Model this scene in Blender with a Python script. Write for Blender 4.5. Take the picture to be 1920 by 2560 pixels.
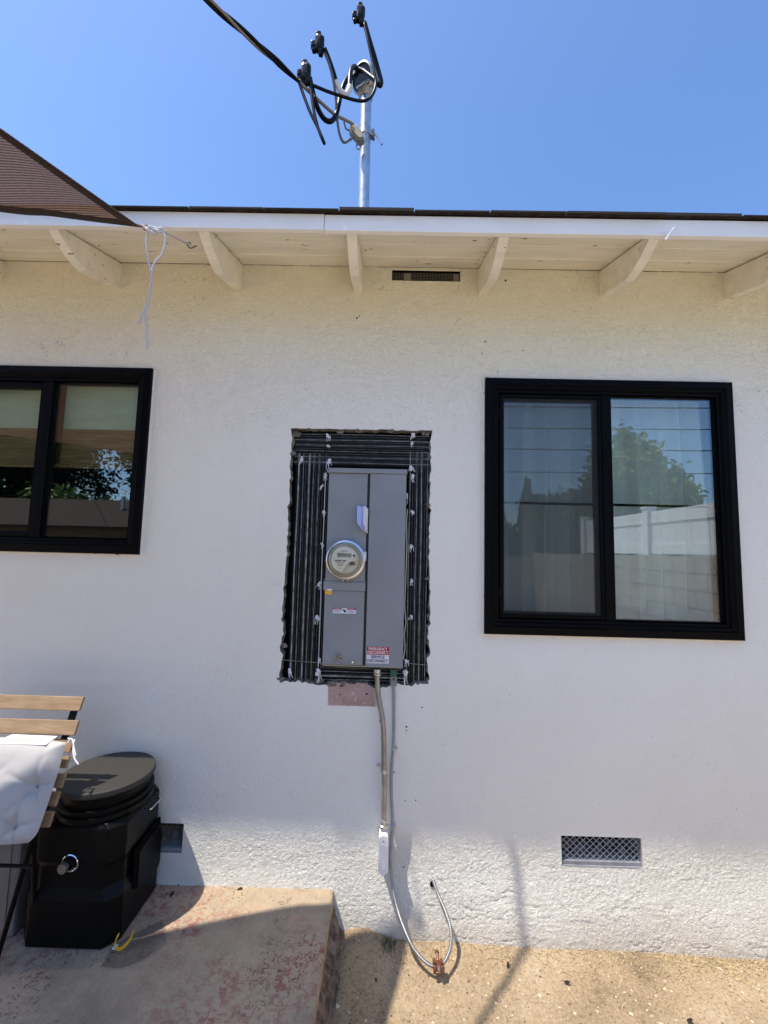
import bpy, bmesh, math, random
import numpy as np
from mathutils import Vector, Matrix, Euler

for o in list(bpy.data.objects): bpy.data.objects.remove(o, do_unlink=True)
SC = bpy.context.scene
COL = SC.collection
random.seed(7)
RNG = np.random.default_rng(11)
R = math.radians

# ------------------------------------------------------------------ camera
CAM_F, PITCH, ROLL, YAW, DIST, EYE = 1057.68, .0891, .0242, .0117, 2.0074, 1.6855
_F = Vector((-math.sin(YAW)*math.cos(PITCH), math.cos(YAW)*math.cos(PITCH), math.sin(PITCH)))
_R = Vector((math.cos(YAW), math.sin(YAW), 0)); _U = _R.cross(_F)
R2 = math.cos(ROLL)*_R + math.sin(ROLL)*_U
U2 = -math.sin(ROLL)*_R + math.cos(ROLL)*_U
EYEP = Vector((0, -DIST, EYE))
cam = bpy.data.cameras.new('camera'); camo = bpy.data.objects.new('camera', cam); COL.objects.link(camo)
cam.sensor_fit = 'HORIZONTAL'; cam.sensor_width = 36; cam.lens = CAM_F/1920*36
cam.clip_start = .01; cam.clip_end = 500
camo.matrix_world = Matrix.Translation(EYEP) @ Matrix((R2, U2, -_F)).transposed().to_4x4()
SC.camera = camo
SC.render.resolution_x, SC.render.resolution_y = 768, 1024

# ------------------------------------------------------------------ light
SUN = Vector((-.387, -.17, 1)).normalized()
w = bpy.data.worlds.new('World'); SC.world = w; w.use_nodes = True
nt = w.node_tree; bg = nt.nodes['Background']
sky = nt.nodes.new('ShaderNodeTexSky'); sky.sky_type = 'NISHITA'; sky.sun_disc = False
sky.sun_elevation = math.asin(SUN.z); sky.sun_rotation = math.atan2(SUN.x, SUN.y)
sky.altitude = 100; sky.air_density = 1.0; sky.dust_density = 1.05; sky.ozone_density = 10
nt.links.new(sky.outputs[0], bg.inputs[0]); bg.inputs[1].default_value = .090
sl = bpy.data.lights.new('sun', 'SUN'); sl.energy = 2.02; sl.angle = R(.53); sl.color = (1, .94, .83)
so = bpy.data.objects.new('sun', sl); COL.objects.link(so); so.rotation_euler = (-SUN).to_track_quat('-Z', 'Y').to_euler()
so.location = (-3, -2, 8)
SC.view_settings.view_transform = 'Standard'; SC.view_settings.look = 'None'
SC.view_settings.gamma = 1; SC.view_settings.exposure = 1.60
SC.render.engine = 'CYCLES'
SC.cycles.max_bounces = 8; SC.cycles.transparent_max_bounces = 12

# ------------------------------------------------------------------ helpers
K = 1920/1659.
def ray(px, py): return _F + R2*((px*K-960)/CAM_F) - U2*((py*K-1280)/CAM_F)
def at(px, py, y):          # point measured in the photo on the plane at depth y
    d = ray(px, py); return EYEP + d*((y-EYEP.y)/d.y)
def atz(px, py, z):
    d = ray(px, py); return EYEP + d*((z-EYEP.z)/d.z)

def nm(m):
    m.use_nodes = True; n = m.node_tree; return n, n.nodes, n.links
MATS = {}
def mat(name, col, rough=.6, metal=0, var=0, vscale=5, bump=0, bscale=50, spec=.5, detail=4, dist=.01, col2=None, lohi=(.4, .6), coord='Object', stretch=None, bdistort=0, trans=0, coat=0):
    m = bpy.data.materials.new(name); n, N, L = nm(m)
    b = N['Principled BSDF']; b.inputs['Roughness'].default_value = rough; b.inputs['Metallic'].default_value = metal
    b.inputs['Specular IOR Level'].default_value = spec; b.inputs['Coat Weight'].default_value = coat
    b.inputs['Base Color'].default_value = (*col, 1)
    tc = N.new('ShaderNodeTexCoord'); out = tc.outputs[coord]
    if stretch:
        mp = N.new('ShaderNodeMapping'); mp.inputs['Scale'].default_value = stretch; L.new(out, mp.inputs[0]); out = mp.outputs[0]
    if var or col2:
        t = N.new('ShaderNodeTexNoise'); t.inputs['Scale'].default_value = vscale; t.inputs['Detail'].default_value = 6; t.inputs['Roughness'].default_value = .65
        L.new(out, t.inputs['Vector'])
        r = N.new('ShaderNodeValToRGB'); L.new(t.outputs[0], r.inputs[0])
        c2 = col2 if col2 else tuple(max(0, c*(1-var)) for c in col)
        r.color_ramp.elements[0].position = lohi[0]; r.color_ramp.elements[0].color = (*c2, 1)
        r.color_ramp.elements[1].position = lohi[1]; r.color_ramp.elements[1].color = (*col, 1)
        L.new(r.outputs[0], b.inputs['Base Color'])
    if bump:
        t = N.new('ShaderNodeTexNoise'); t.inputs['Scale'].default_value = bscale; t.inputs['Detail'].default_value = detail; t.inputs['Distortion'].default_value = bdistort
        L.new(out, t.inputs['Vector'])
        bp = N.new('ShaderNodeBump'); bp.inputs['Strength'].default_value = bump; bp.inputs['Distance'].default_value = dist
        L.new(t.outputs[0], bp.inputs['Height']); L.new(bp.outputs[0], b.inputs['Normal'])
    MATS[name] = m; return m

def link_mesh(name, verts, faces, material=None, parent=None, smooth=False):
    me = bpy.data.meshes.new(name); me.from_pydata([tuple(v) for v in verts], [], faces); me.validate(); me.update()
    o = bpy.data.objects.new(name, me); COL.objects.link(o)
    if material:
        for mm in (material if isinstance(material, (list, tuple)) else [material]): me.materials.append(mm)
    if smooth:
        for p in me.polygons: p.use_smooth = True
    if parent: o.parent = parent
    return o

class MB:
    """collects shapes into one mesh"""
    def __init__(s): s.v = []; s.f = []; s.mi = []; s.cur = 0
    def add(s, vs, fs):
        o = len(s.v); s.v += [tuple(v) for v in vs]; s.f += [tuple(i+o for i in f) for f in fs]; s.mi += [s.cur]*len(fs); return s
    def box(s, a, b, bev=0, M=None):
        x0, y0, z0 = [min(a[i], b[i]) for i in range(3)]; x1, y1, z1 = [max(a[i], b[i]) for i in range(3)]
        bm = bmesh.new(); bmesh.ops.create_cube(bm, size=1)
        for v in bm.verts:
            v.co = Vector((x0 if v.co.x < 0 else x1, y0 if v.co.y < 0 else y1, z0 if v.co.z < 0 else z1))
        if bev > 0: bmesh.ops.bevel(bm, geom=bm.edges[:], offset=bev, segments=2, profile=.6, affect='EDGES')
        return s.bm(bm, M)
    def bm(s, bm, M=None):
        bm.verts.index_update()
        s.add([(M @ v.co) if M else v.co.copy() for v in bm.verts], [[v.index for v in f.verts] for f in bm.faces]); bm.free(); return s
    def tube(s, pts, r, n=8, cap=True, rf=None):
        pts = [Vector(p) for p in pts]; rings = []; up = None
        for i, p in enumerate(pts):
            t = (pts[min(i+1, len(pts)-1)]-pts[max(i-1, 0)]).normalized()
            if up is None:
                up = Vector((0, 0, 1)) if abs(t.z) < .9 else Vector((1, 0, 0))
            up = (up - t*up.dot(t)); up = up.normalized() if up.length > 1e-5 else t.orthogonal().normalized()
            sd = t.cross(up); rr = rf(i/(len(pts)-1)) if rf else r
            rings.append([p + (up*math.cos(2*math.pi*k/n)+sd*math.sin(2*math.pi*k/n))*rr for k in range(n)])
        vs = [v for rg in rings for v in rg]; fs = []
        for i in range(len(rings)-1):
            for k in range(n): fs.append((i*n+k, i*n+(k+1) % n, (i+1)*n+(k+1) % n, (i+1)*n+k))
        if cap: fs.append(tuple(range(n))[::-1]); fs.append(tuple((len(rings)-1)*n+k for k in range(n)))
        return s.add(vs, fs)
    def cyl(s, a, b, r, n=20): return s.tube([a, b], r, n)
    def lathe(s, prof, origin, axis, n=40):       # prof: (radius, distance along axis)
        ax = Vector(axis).normalized(); u = ax.orthogonal().normalized(); v = ax.cross(u); o = Vector(origin)
        vs = [o + ax*h + (u*math.cos(2*math.pi*k/n)+v*math.sin(2*math.pi*k/n))*r for r, h in prof for k in range(n)]
        fs = [(i*n+k, i*n+(k+1) % n, (i+1)*n+(k+1) % n, (i+1)*n+k) for i in range(len(prof)-1) for k in range(n)]
        return s.add(vs, fs)
    def prism(s, poly, ax, t0, t1, M=None):       # extrude closed 2-D polygon along axis ax
        def P(p, t):
            q = [0, 0, 0]; q[ax] = t; r_ = [i for i in range(3) if i != ax]; q[r_[0]], q[r_[1]] = p
            q = Vector(q); return (M @ q) if M else q
        n = len(poly); vs = [P(p, t0) for p in poly]+[P(p, t1) for p in poly]
        fs = [tuple(range(n)), tuple(range(2*n-1, n-1, -1))]+[(i, n+i, n+(i+1) % n, (i+1) % n) for i in range(n)]
        s.add(vs, fs); return s
    def build(s, name, material=None, parent=None, smooth=False, autos=None):
        o = link_mesh(name, s.v, s.f, material, parent, smooth)
        if any(s.mi) and len(o.data.polygons) == len(s.mi):
            o.data.polygons.foreach_set('material_index', s.mi)
        bm = bmesh.new(); bm.from_mesh(o.data); bmesh.ops.recalc_face_normals(bm, faces=bm.faces); bm.to_mesh(o.data); bm.free()
        if autos is not None:
            for p in o.data.polygons: p.use_smooth = True
            try: o.data.set_sharp_from_angle(angle=R(autos))
            except Exception: pass
        return o

def empty(name, loc=(0, 0, 0)):
    o = bpy.data.objects.new(name, None); COL.objects.link(o); o.empty_display_size = .1
    o['_loc'] = 0; del o['_loc']; return o
def tag(o, label=None, cat=None, group=None, kind=None):
    if label: o['label'] = label
    if cat: o['category'] = cat
    if group: o['group'] = group
    if kind: o['kind'] = kind
    return o
def sub(o, label): o['label'] = label; return o

def spline(pts, n=10):
    pts = [Vector(p) for p in pts]; P = [pts[0]*2-pts[1]]+pts+[pts[-1]*2-pts[-2]]; out = []
    for i in range(1, len(P)-2):
        for k in range(n):
            t = k/n; a, b, c, d = P[i-1], P[i], P[i+1], P[i+2]
            out.append(.5*((2*b)+(c-a)*t+(2*a-5*b+4*c-d)*t*t+(3*b-a-3*c+d)*t**3))
    out.append(pts[-1]); return out

# numpy value noise
_T = RNG.random((256, 256))
def vnoise(x, y):
    xi = np.floor(x).astype(int); yi = np.floor(y).astype(int); xf = x-xi; yf = y-yi
    u = xf*xf*xf*(xf*(xf*6-15)+10); v = yf*yf*yf*(yf*(yf*6-15)+10)
    g = lambda a, b: _T[a & 255, b & 255]
    return (g(xi, yi)*(1-u)+g(xi+1, yi)*u)*(1-v)+(g(xi, yi+1)*(1-u)+g(xi+1, yi+1)*u)*v
def fbm(x, y, o=4):
    s = 0; a = .5
    for i in range(o): s = s+a*vnoise(x*2**i+17*i, y*2**i+31*i); a *= .5
    return s
def sstep(a, b, x): t = np.clip((x-a)/(b-a), 0, 1); return t*t*(3-2*t)

def grid_obj(name, xs, ys, fn, material, parent=None, keep=None, smooth=True):
    """rectilinear sheet; fn(X, Y) -> (x, y, z) arrays; keep(xc, yc) -> bool mask of cells"""
    X, Y = np.meshgrid(np.asarray(xs), np.asarray(ys)); x, y, z = fn(X, Y)
    co = np.stack([x, y, z], -1).reshape(-1, 3); nx, ny = len(xs), len(ys)
    i, j = np.meshgrid(np.arange(nx-1), np.arange(ny-1)); base = (j*nx+i)
    F = np.stack([base, base+1, base+nx+1, base+nx], -1).reshape(-1, 4)
    if keep is not None:
        xc = (X[:-1, :-1]+X[1:, 1:])/2; yc = (Y[:-1, :-1]+Y[1:, 1:])/2
        F = F[keep(xc, yc).reshape(-1)]
    me = bpy.data.meshes.new(name); me.vertices.add(len(co)); me.vertices.foreach_set('co', co.reshape(-1).astype(np.float32))
    me.loops.add(len(F)*4); me.loops.foreach_set('vertex_index', F.reshape(-1).astype(np.int32))
    me.polygons.add(len(F)); me.polygons.foreach_set('loop_start', np.arange(0, len(F)*4, 4, dtype=np.int32))
    me.polygons.foreach_set('loop_total', np.full(len(F), 4, dtype=np.int32))
    me.update(calc_edges=True); me.validate()
    if smooth: me.polygons.foreach_set('use_smooth', np.ones(len(me.polygons), bool))
    o = bpy.data.objects.new(name, me); COL.objects.link(o); me.materials.append(material)
    if parent: o.parent = parent
    return o
def lin(a, b, step): return list(np.linspace(a, b, max(2, int(round(abs(b-a)/step))+1)))
def merge(*ls):
    r = []
    for l in ls:
        for q in l:
            if not r or q > r[-1]+1e-5: r.append(q)
    return r

# ------------------------------------------------------------------ materials
cream = mat('painted_timber', (.90, .86, .74), .55, var=.10, vscale=3, bump=.35, bscale=35, dist=.004, stretch=(1, 6, 6))
def knots(m, sc, lo, dark, stretch):
    n, N, L = m.node_tree, m.node_tree.nodes, m.node_tree.links; b = N['Principled BSDF']; lk = b.inputs['Base Color'].links[0]; src = lk.from_socket
    tc = N.new('ShaderNodeTexCoord'); mp = N.new('ShaderNodeMapping'); mp.inputs['Scale'].default_value = stretch; L.new(tc.outputs['Object'], mp.inputs[0])
    t = N.new('ShaderNodeTexNoise'); t.inputs['Scale'].default_value = sc; t.inputs['Detail'].default_value = 3; L.new(mp.outputs[0], t.inputs['Vector'])
    q = N.new('ShaderNodeMapRange'); L.new(t.outputs[0], q.inputs[0]); q.inputs[1].default_value = lo; q.inputs[2].default_value = lo+.02
    x = N.new('ShaderNodeMix'); x.data_type = 'RGBA'; L.new(q.outputs[0], x.inputs[0]); L.new(src, x.inputs[6]); x.inputs[7].default_value = (*dark, 1); L.new(x.outputs[2], b.inputs['Base Color'])
knots(cream, 16, .70, (.25, .20, .13), (1, 2.5, 2.5))
fascm = mat('white_fascia_paint', (.90, .89, .85), .5, var=.05, vscale=2, bump=.2, bscale=40, dist=.002)
blackvinyl = mat('black_vinyl', (.0028, .0028, .0038), .45, var=.25, vscale=8, bump=.05, bscale=90, dist=.001, spec=.07)
void_black = mat('dark_void', (.003, .003, .003), .95, spec=.05)
greysteel = mat('grey_painted_steel', (.27, .285, .30), .45, var=.10, vscale=6, bump=.08, bscale=250, dist=.0006, spec=.4)
galv = mat('galvanised_steel', (.62, .64, .66), .32, .9, var=.25, vscale=18, bump=.1, bscale=60, dist=.001)
emt = mat('conduit_steel', (.42, .415, .37), .38, .75, var=.3, vscale=10)
alu = mat('bare_aluminium', (.72, .73, .74), .3, .9, var=.15, vscale=30)
lathm = mat('lath_steel', (.14, .145, .145), .5, .6, var=.35, vscale=30, spec=.2)
ribm = mat('lath_rib', (.42, .45, .46), .6, .4, var=.6, vscale=25, spec=.2)
paper = mat('building_paper', (.004, .004, .004), .9, var=.4, vscale=20, bump=.4, bscale=30, spec=.05)
mortar = mat('broken_mortar', (.24, .22, .18), .95, var=.7, vscale=40, bump=1, bscale=60, dist=.006)
whiteplast = mat('white_residue', (.78, .78, .80), .7, bump=.5, bscale=200, dist=.002)
copper = mat('copper_bronze', (.30, .13, .075), .45, .7, var=.4, vscale=60)
blackins = mat('black_insulation', (.003, .003, .0045), .36, spec=.18)
greytape = mat('white_tape', (.72, .69, .66), .5)
woodm = mat('oiled_acacia', (.42, .285, .165), .5, col2=(.25, .155, .08), vscale=9, lohi=(.3, .7), stretch=(1.2, 9, 9), bump=.25, bscale=20, dist=.002)
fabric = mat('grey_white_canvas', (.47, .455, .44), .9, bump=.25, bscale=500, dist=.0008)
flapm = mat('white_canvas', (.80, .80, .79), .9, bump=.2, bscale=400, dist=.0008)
blackpow = mat('black_powder_coat', (.0045, .0042, .004), .40, bump=.12, bscale=500, dist=.0005, var=.2, vscale=10, spec=.16)
lidm = mat('black_textured_lid', (.036, .032, .028), .55, var=.15, vscale=120, bump=.5, bscale=450, dist=.0008)
chrome = mat('chrome', (.75, .75, .76), .12, 1)
red = mat('label_red', (.40, .006, .012), .5, spec=.2); labelwhite = mat('label_white', (.72, .74, .82), .35)
ink = mat('label_black', (.012, .012, .016), .5); txtwhite = mat('label_text_white', (.8, .78, .8), .4)
yel = mat('yellow_plastic', (.80, .52, .02), .35)
tan = mat('meter_base_tan', (.50, .47, .37), .45); dial = mat('meter_dial', (.72, .71, .61), .5, bump=.02)
lcd = mat('lcd_glass', (.21, .215, .14), .2); dgrey = mat('dark_grey_print', (.08, .08, .075), .5)
binm = mat('grey_bin', (.20, .18, .165), .6, var=.2, vscale=4)
greenp = mat('green_paint', (.01, .13, .075), .5, var=.5, vscale=90)
ropem = mat('white_rope', (.60, .59, .62), .8, bump=1, bscale=160, dist=.003)
barkm = mat('dark_bark', (.030, .018, .014), .9, var=.4, vscale=30, bump=.7, bscale=80)
shingle = mat('roof_shingle', (.028, .022, .019), .95, col2=(.022, .018, .015), vscale=45, bump=.8, bscale=200, dist=.003)

def glassmat(name, tint, refl, rough=0.0):
    m = bpy.data.materials.new(name); n, N, L = nm(m); N.remove(N['Principled BSDF']); o = N['Material Output']
    t = N.new('ShaderNodeBsdfTransparent'); t.inputs[0].default_value = (*tint, 1)
    g = N.new('ShaderNodeBsdfGlossy'); g.inputs[0].default_value = (1, 1, 1, 1); g.inputs['Roughness'].default_value = rough
    f = N.new('ShaderNodeFresnel'); ge = N.new('ShaderNodeNewGeometry'); mr_ = N.new('ShaderNodeMapRange'); mr_.inputs[3].default_value = 1.5; mr_.inputs[4].default_value = 1/1.5
    L.new(ge.outputs['Backfacing'], mr_.inputs[0]); L.new(mr_.outputs[0], f.inputs[0])
    a = N.new('ShaderNodeMath'); a.operation = 'ADD'; a.inputs[1].default_value = refl; L.new(f.outputs[0], a.inputs[0])
    c = N.new('ShaderNodeMath'); c.operation = 'MINIMUM'; c.inputs[1].default_value = 1; L.new(a.outputs[0], c.inputs[0])
    x = N.new('ShaderNodeMixShader'); L.new(c.outputs[0], x.inputs[0]); L.new(t.outputs[0], x.inputs[1]); L.new(g.outputs[0], x.inputs[2]); L.new(x.outputs[0], o.inputs[0])
    return m
paneglass = glassmat('window_glass', (.88, .94, .91), .085)
clearglass = glassmat('clear_plastic', (.93, .92, .88), .01, .03)
bagglass = glassmat('clear_sheet', (.74, .76, .80), .0, .2)

def seethrough(name, col, alpha, rough=.7, translucent=0, wave=None):
    m = bpy.data.materials.new(name); n, N, L = nm(m); b = N['Principled BSDF']; o = N['Material Output']
    b.inputs['Base Color'].default_value = (*col, 1); b.inputs['Roughness'].default_value = rough
    sh = b.outputs[0]
    colout = None
    if wave:
        tc = N.new('ShaderNodeTexCoord'); wv = N.new('ShaderNodeTexWave'); wv.inputs['Scale'].default_value = wave[0]; wv.bands_direction = wave[1]
        wv.inputs['Distortion'].default_value = .6; wv.inputs['Detail Scale'].default_value = 8; L.new(tc.outputs['Object'], wv.inputs[0])
        ns = N.new('ShaderNodeTexNoise'); ns.inputs['Scale'].default_value = 260; L.new(tc.outputs['Object'], ns.inputs[0])
        mx = N.new('ShaderNodeMix'); mx.data_type = 'FLOAT'; mx.inputs[0].default_value = .45; L.new(wv.outputs[1], mx.inputs[2]); L.new(ns.outputs[0], mx.inputs[3])
        rp = N.new('ShaderNodeValToRGB'); L.new(mx.outputs[0], rp.inputs[0])
        rp.color_ramp.elements[0].color = (*[c*.35 for c in col], 1); rp.color_ramp.elements[0].position = .25
        rp.color_ramp.elements[1].color = (*[min(1, c*1.7) for c in col], 1); rp.color_ramp.elements[1].position = .7
        L.new(rp.outputs[0], b.inputs['Base Color']); colout = rp.outputs[0]
    if translucent:
        t = N.new('ShaderNodeBsdfTranslucent'); t.inputs[0].default_value = (*col, 1)
        if colout: L.new(colout, t.inputs[0])
        x = N.new('ShaderNodeMixShader'); x.inputs[0].default_value = translucent; L.new(sh, x.inputs[1]); L.new(t.outputs[0], x.inputs[2]); sh = x.outputs[0]
    if alpha < 1:
        tr = N.new('ShaderNodeBsdfTransparent'); y = N.new('ShaderNodeMixShader'); y.inputs[0].default_value = alpha
        L.new(tr.outputs[0], y.inputs[1]); L.new(sh, y.inputs[2]); sh = y.outputs[0]
    L.new(sh, o.inputs[0]); return m
sailm = seethrough('brown_shade_cloth', (.165, .108, .078), .80, .85, .62, (26, 'Y'))
sailhem = seethrough('brown_hem', (.035, .024, .02), 1, .85, .12, (30, 'X'))
screenm = seethrough('insect_screen', (.035, .037, .037), .40, .7)
curtainm = seethrough('white_curtain', (.88, .88, .88), 1, .9, .3)

# stucco wall paint: white, dirt specks, exposed pink patch, drilled holes
def stucco():
    m = bpy.data.materials.new('painted_stucco'); n, N, L = nm(m); b = N['Principled BSDF']; b.inputs['Roughness'].default_value = .75
    b.inputs['Specular IOR Level'].default_value = .3
    tc = N.new('ShaderNodeTexCoord'); P = tc.outputs['Object']; sx = N.new('ShaderNodeSeparateXYZ'); L.new(P, sx.inputs[0])
    def noise(sc, det=5, ro=.6, dist=0):
        t = N.new('ShaderNodeTexNoise'); t.inputs['Scale'].default_value = sc; t.inputs['Detail'].default_value = det; t.inputs['Roughness'].default_value = ro; t.inputs['Distortion'].default_value = dist
        L.new(P, t.inputs['Vector']); return t.outputs[0]
    def mapr(v, a, b_, c=0, d=1):
        q = N.new('ShaderNodeMapRange'); q.interpolation_type = 'SMOOTHSTEP'; L.new(v, q.inputs[0])
        for i, k in enumerate((a, b_, c, d)): q.inputs[i+1].default_value = k
        return q.outputs[0]
    def math_(op, a, b_):
        q = N.new('ShaderNodeMath'); q.operation = op
        for i, k in enumerate((a, b_)):
            if isinstance(k, (int, float)): q.inputs[i].default_value = k
            else: L.new(k, q.inputs[i])
        return q.outputs[0]
    def mix(f, a, b_):
        q = N.new('ShaderNodeMix'); q.data_type = 'RGBA'; L.new(f, q.inputs[0])
        for i, k in ((6, a), (7, b_)):
            if isinstance(k, tuple): q.inputs[i].default_value = (*k, 1)
            else: L.new(k, q.inputs[i])
        return q.outputs[2]
    c = mix(mapr(noise(1.3), .35, .7), (.89, .868, .785), (.86, .83, .735))
    # warm ground-bounce light below the eaves, painted into the wall colour
    zc = math_('ADD', sx.outputs[2], math_('MULTIPLY', math_('SUBTRACT', noise(2.2), .5), .35))
    c = mix(math_('MULTIPLY', mapr(zc, 2.35, 2.9), .8), c, (.85, .81, .60))
    # dust near the ground
    c = mix(math_('MULTIPLY', mapr(zc, .25, .0), math_('MULTIPLY', noise(9), .7)), c, (.60, .50, .38))
    sp = mapr(noise(150, 2, .5), .70, .74); lowm = mapr(sx.outputs[2], 1.2, .5)
    c = mix(math_('MULTIPLY', math_('MULTIPLY', sp, mapr(noise(3), .45, .62)), math_('MULTIPLY', lowm, .7)), c, (.22, .20, .17))
    c = mix(math_('MULTIPLY', mapr(noise(60, 3, .5), .73, .77), .6), c, (.35, .30, .22))
    # exposed pink patch under the opening
    xn = math_('ADD', sx.outputs[0], math_('MULTIPLY', math_('SUBTRACT', noise(40, 5, .7, 1), .5), .016))
    px = math_('MULTIPLY', mapr(xn, -.262, -.258), mapr(xn, -.020, -.055)); pz = mapr(math_('ADD', sx.outputs[2], math_('MULTIPLY', math_('SUBTRACT', noise(55, 5, .7, 1), .5), .012)), .968, .972)
    pm = math_('MULTIPLY', math_('MULTIPLY', px, pz), mapr(sx.outputs[2], 1.12, 1.115))
    pm = math_('MULTIPLY', pm, mapr(noise(70, 5, .75, .5), .66, .60))
    c = mix(math_('MULTIPLY', pm, .95), c, mix(mapr(noise(14), .35, .65), (.40, .245, .21), (.50, .32, .28)))
    cr_ = math_('MULTIPLY', math_('SUBTRACT', 1.0, math_('MULTIPLY', math_('ABSOLUTE', math_('SUBTRACT', noise(2.1, 6, .6, .4), .5), 0), 260)), mapr(noise(1.1, 2), .50, .60))
    c = mix(math_('MULTIPLY', mapr(cr_, 0, 1), math_('MULTIPLY', mapr(sx.outputs[2], 2.0, 2.6, .12, .5), 1)), c, (.30, .26, .19))
    # drilled holes and scuffs
    for (hx, hz, hr) in HOLES:
        v = N.new('ShaderNodeVectorMath'); v.operation = 'DISTANCE'; cb = N.new('ShaderNodeCombineXYZ'); L.new(sx.outputs[0], cb.inputs[0]); L.new(sx.outputs[2], cb.inputs[2])
        L.new(cb.outputs[0], v.inputs[0]); v.inputs[1].default_value = (hx, 0, hz)
        c = mix(mapr(v.outputs['Value'], hr, hr*.7), c, (.015, .013, .012))
    L.new(c, b.inputs['Base Color'])
    # plaster relief
    warp = N.new('ShaderNodeTexNoise'); warp.inputs['Scale'].default_value = 38; warp.inputs['Detail'].default_value = 3; warp.inputs['Distortion'].default_value = 1.6; L.new(P, warp.inputs['Vector'])
    rid = math_('SUBTRACT', 1.0, math_('MULTIPLY', math_('ABSOLUTE', math_('SUBTRACT', warp.outputs[0], .5), 0), 5))
    top = mapr(sx.outputs[2], 1.9, 2.6, .55, 1.6)
    h = math_('ADD', math_('MULTIPLY', math_('MULTIPLY', rid, top), .55), math_('MULTIPLY', noise(240, 3, .6), .35))
    h = math_('ADD', h, math_('MULTIPLY', noise(6, 2), .8))
    w2 = noise(62, 4, .6, 1.8); r2_ = math_('SUBTRACT', 1.0, math_('MULTIPLY', math_('ABSOLUTE', math_('SUBTRACT', w2, .5), 0), 7))
    h = math_('ADD', h, math_('MULTIPLY', math_('MULTIPLY', r2_, mapr(sx.outputs[2], .50, .32)), .75))
    bp = N.new('ShaderNodeBump'); bp.inputs['Strength'].default_value = .7; bp.inputs['Distance'].default_value = .0055
    L.new(h, bp.inputs['Height']); L.new(bp.outputs[0], b.inputs['Normal'])
    return m
_h = [(735, 1500, .004), (792, 1499, .006), (878, 1570, .005), (878, 1578, .0035), (850, 1617, .004), (849, 1625, .004), (851, 1668, .004), (912, 1528, .004), (898, 1729, .0035),
      (875, 1730, .003), (822, 1558, .007), (872, 1870, .004), (771, 687, .0055), (776, 683, .004), (1048, 738, .005), (1041, 764, .0035), (1130, 757, .004), (1092, 606, .006), (1241, 672, .003)]
HOLES = [(at(x, y, 0).x, at(x, y, 0).z, r) for x, y, r in _h]
stuccom = stucco()

# ================================================================== HOUSE
house = tag(empty('house'), 'white stucco bungalow wall with exposed rafter tails, black windows and low shingle roof', 'house')
WX0, WX1, WZ0, WZ1 = .4515, 1.6367, 1.312, 2.5286       # right window
LX0, LX1, LZ0, LZ1 = -2.19, -1.174, 1.6353, 2.5436       # left window
HOLE = (-.475, .190, 1.066, 2.262)
VENTS = {'right': (.798, 1.149, .322, .440), 'left': (-1.24, -.888, .320, .440), 'eave': (-.012, .329, 3.030, 3.083)}
rects = [(WX0+.02, WX1-.02, WZ0+.02, WZ1-.02), (LX0+.02, LX1-.02, LZ0+.02, LZ1-.02), HOLE]+list(VENTS.values())
def cuts(vals, a, b, step):
    edges = sorted(set([a, b]+[v for v in vals if a < v < b])); r = []
    for i in range(len(edges)-1): r = merge(r, lin(edges[i], edges[i+1], step)) if r else lin(edges[i], edges[i+1], step)
    return r
xe = [r[0] for r in rects]+[r[1] for r in rects]; ze = [r[2] for r in rects]+[r[3] for r in rects]
wxs = merge(cuts(xe, -7, -2.0, .25), cuts(xe, -2.0, 1.95, .0042), cuts(xe, 1.95, 3.4, .25))
wzs = merge(cuts(ze, -.15, .62, .0042), cuts(ze, .62, 3.10, .016))
def wall_out(X, Z):                                       # how far the plaster stands out
    low = 1-sstep(.30, .56, Z+.05*(fbm(X*1.3, Z*0+3)-.5))
    wx = X+.012*(fbm(X*24, Z*24, 2)-.4)*2; wz = Z+.012*(fbm(X*24+50, Z*24+9, 2)-.4)*2
    rid = 1-np.abs(vnoise(wx*92, wz*112)-.5)*3.4; rid = np.clip(rid, -.1, 1)
    clump = sstep(.30, .60, fbm(X*4, Z*6+4))
    d = low*(.0017*rid*(.55+.5*clump)+.0011*fbm(X*150, Z*150, 2)+.0010*fbm(X*11, Z*15+8))
    flare = .055*(1-sstep(-.02, .46, Z))**1.6*(.6+.8*fbm(X*.9+5, Z*0))
    crag = (1-sstep(.16, .30, Z))*sstep(-.02, .06, Z)*  .0018*np.clip(1-np.abs(fbm(X*7+3, Z*22+7, 4)-.47)*10, 0, 1)*sstep(.45, .6, fbm(X*2.5+7, Z*4))
    strip = np.exp(-((X-(.10-.18*(Z-.15)))/.035)**2)*0
    mid = .0009*(fbm(X*18, Z*18+40, 4)-.5)*2 + .004*(fbm(X*1.7, Z*1.7+90, 2)-.5)
    top = sstep(2.3, 2.7, Z)*.0035*np.clip(1-np.abs(fbm(X*11+5, Z*16+20, 4)-.47)*9, 0, 1)*sstep(.42, .6, fbm(X*2+30, Z*3))
    # rounded edges round the vents
    crk = -.0028*np.clip(1-np.abs(fbm(X*4+1, Z*15+2, 4)-.47)*48, 0, 1)*(1-sstep(.2, .34, Z))*sstep(.40, .55, fbm(X*2.2+17, Z*3))
    return d+flare+crag+mid+top+crk
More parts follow.
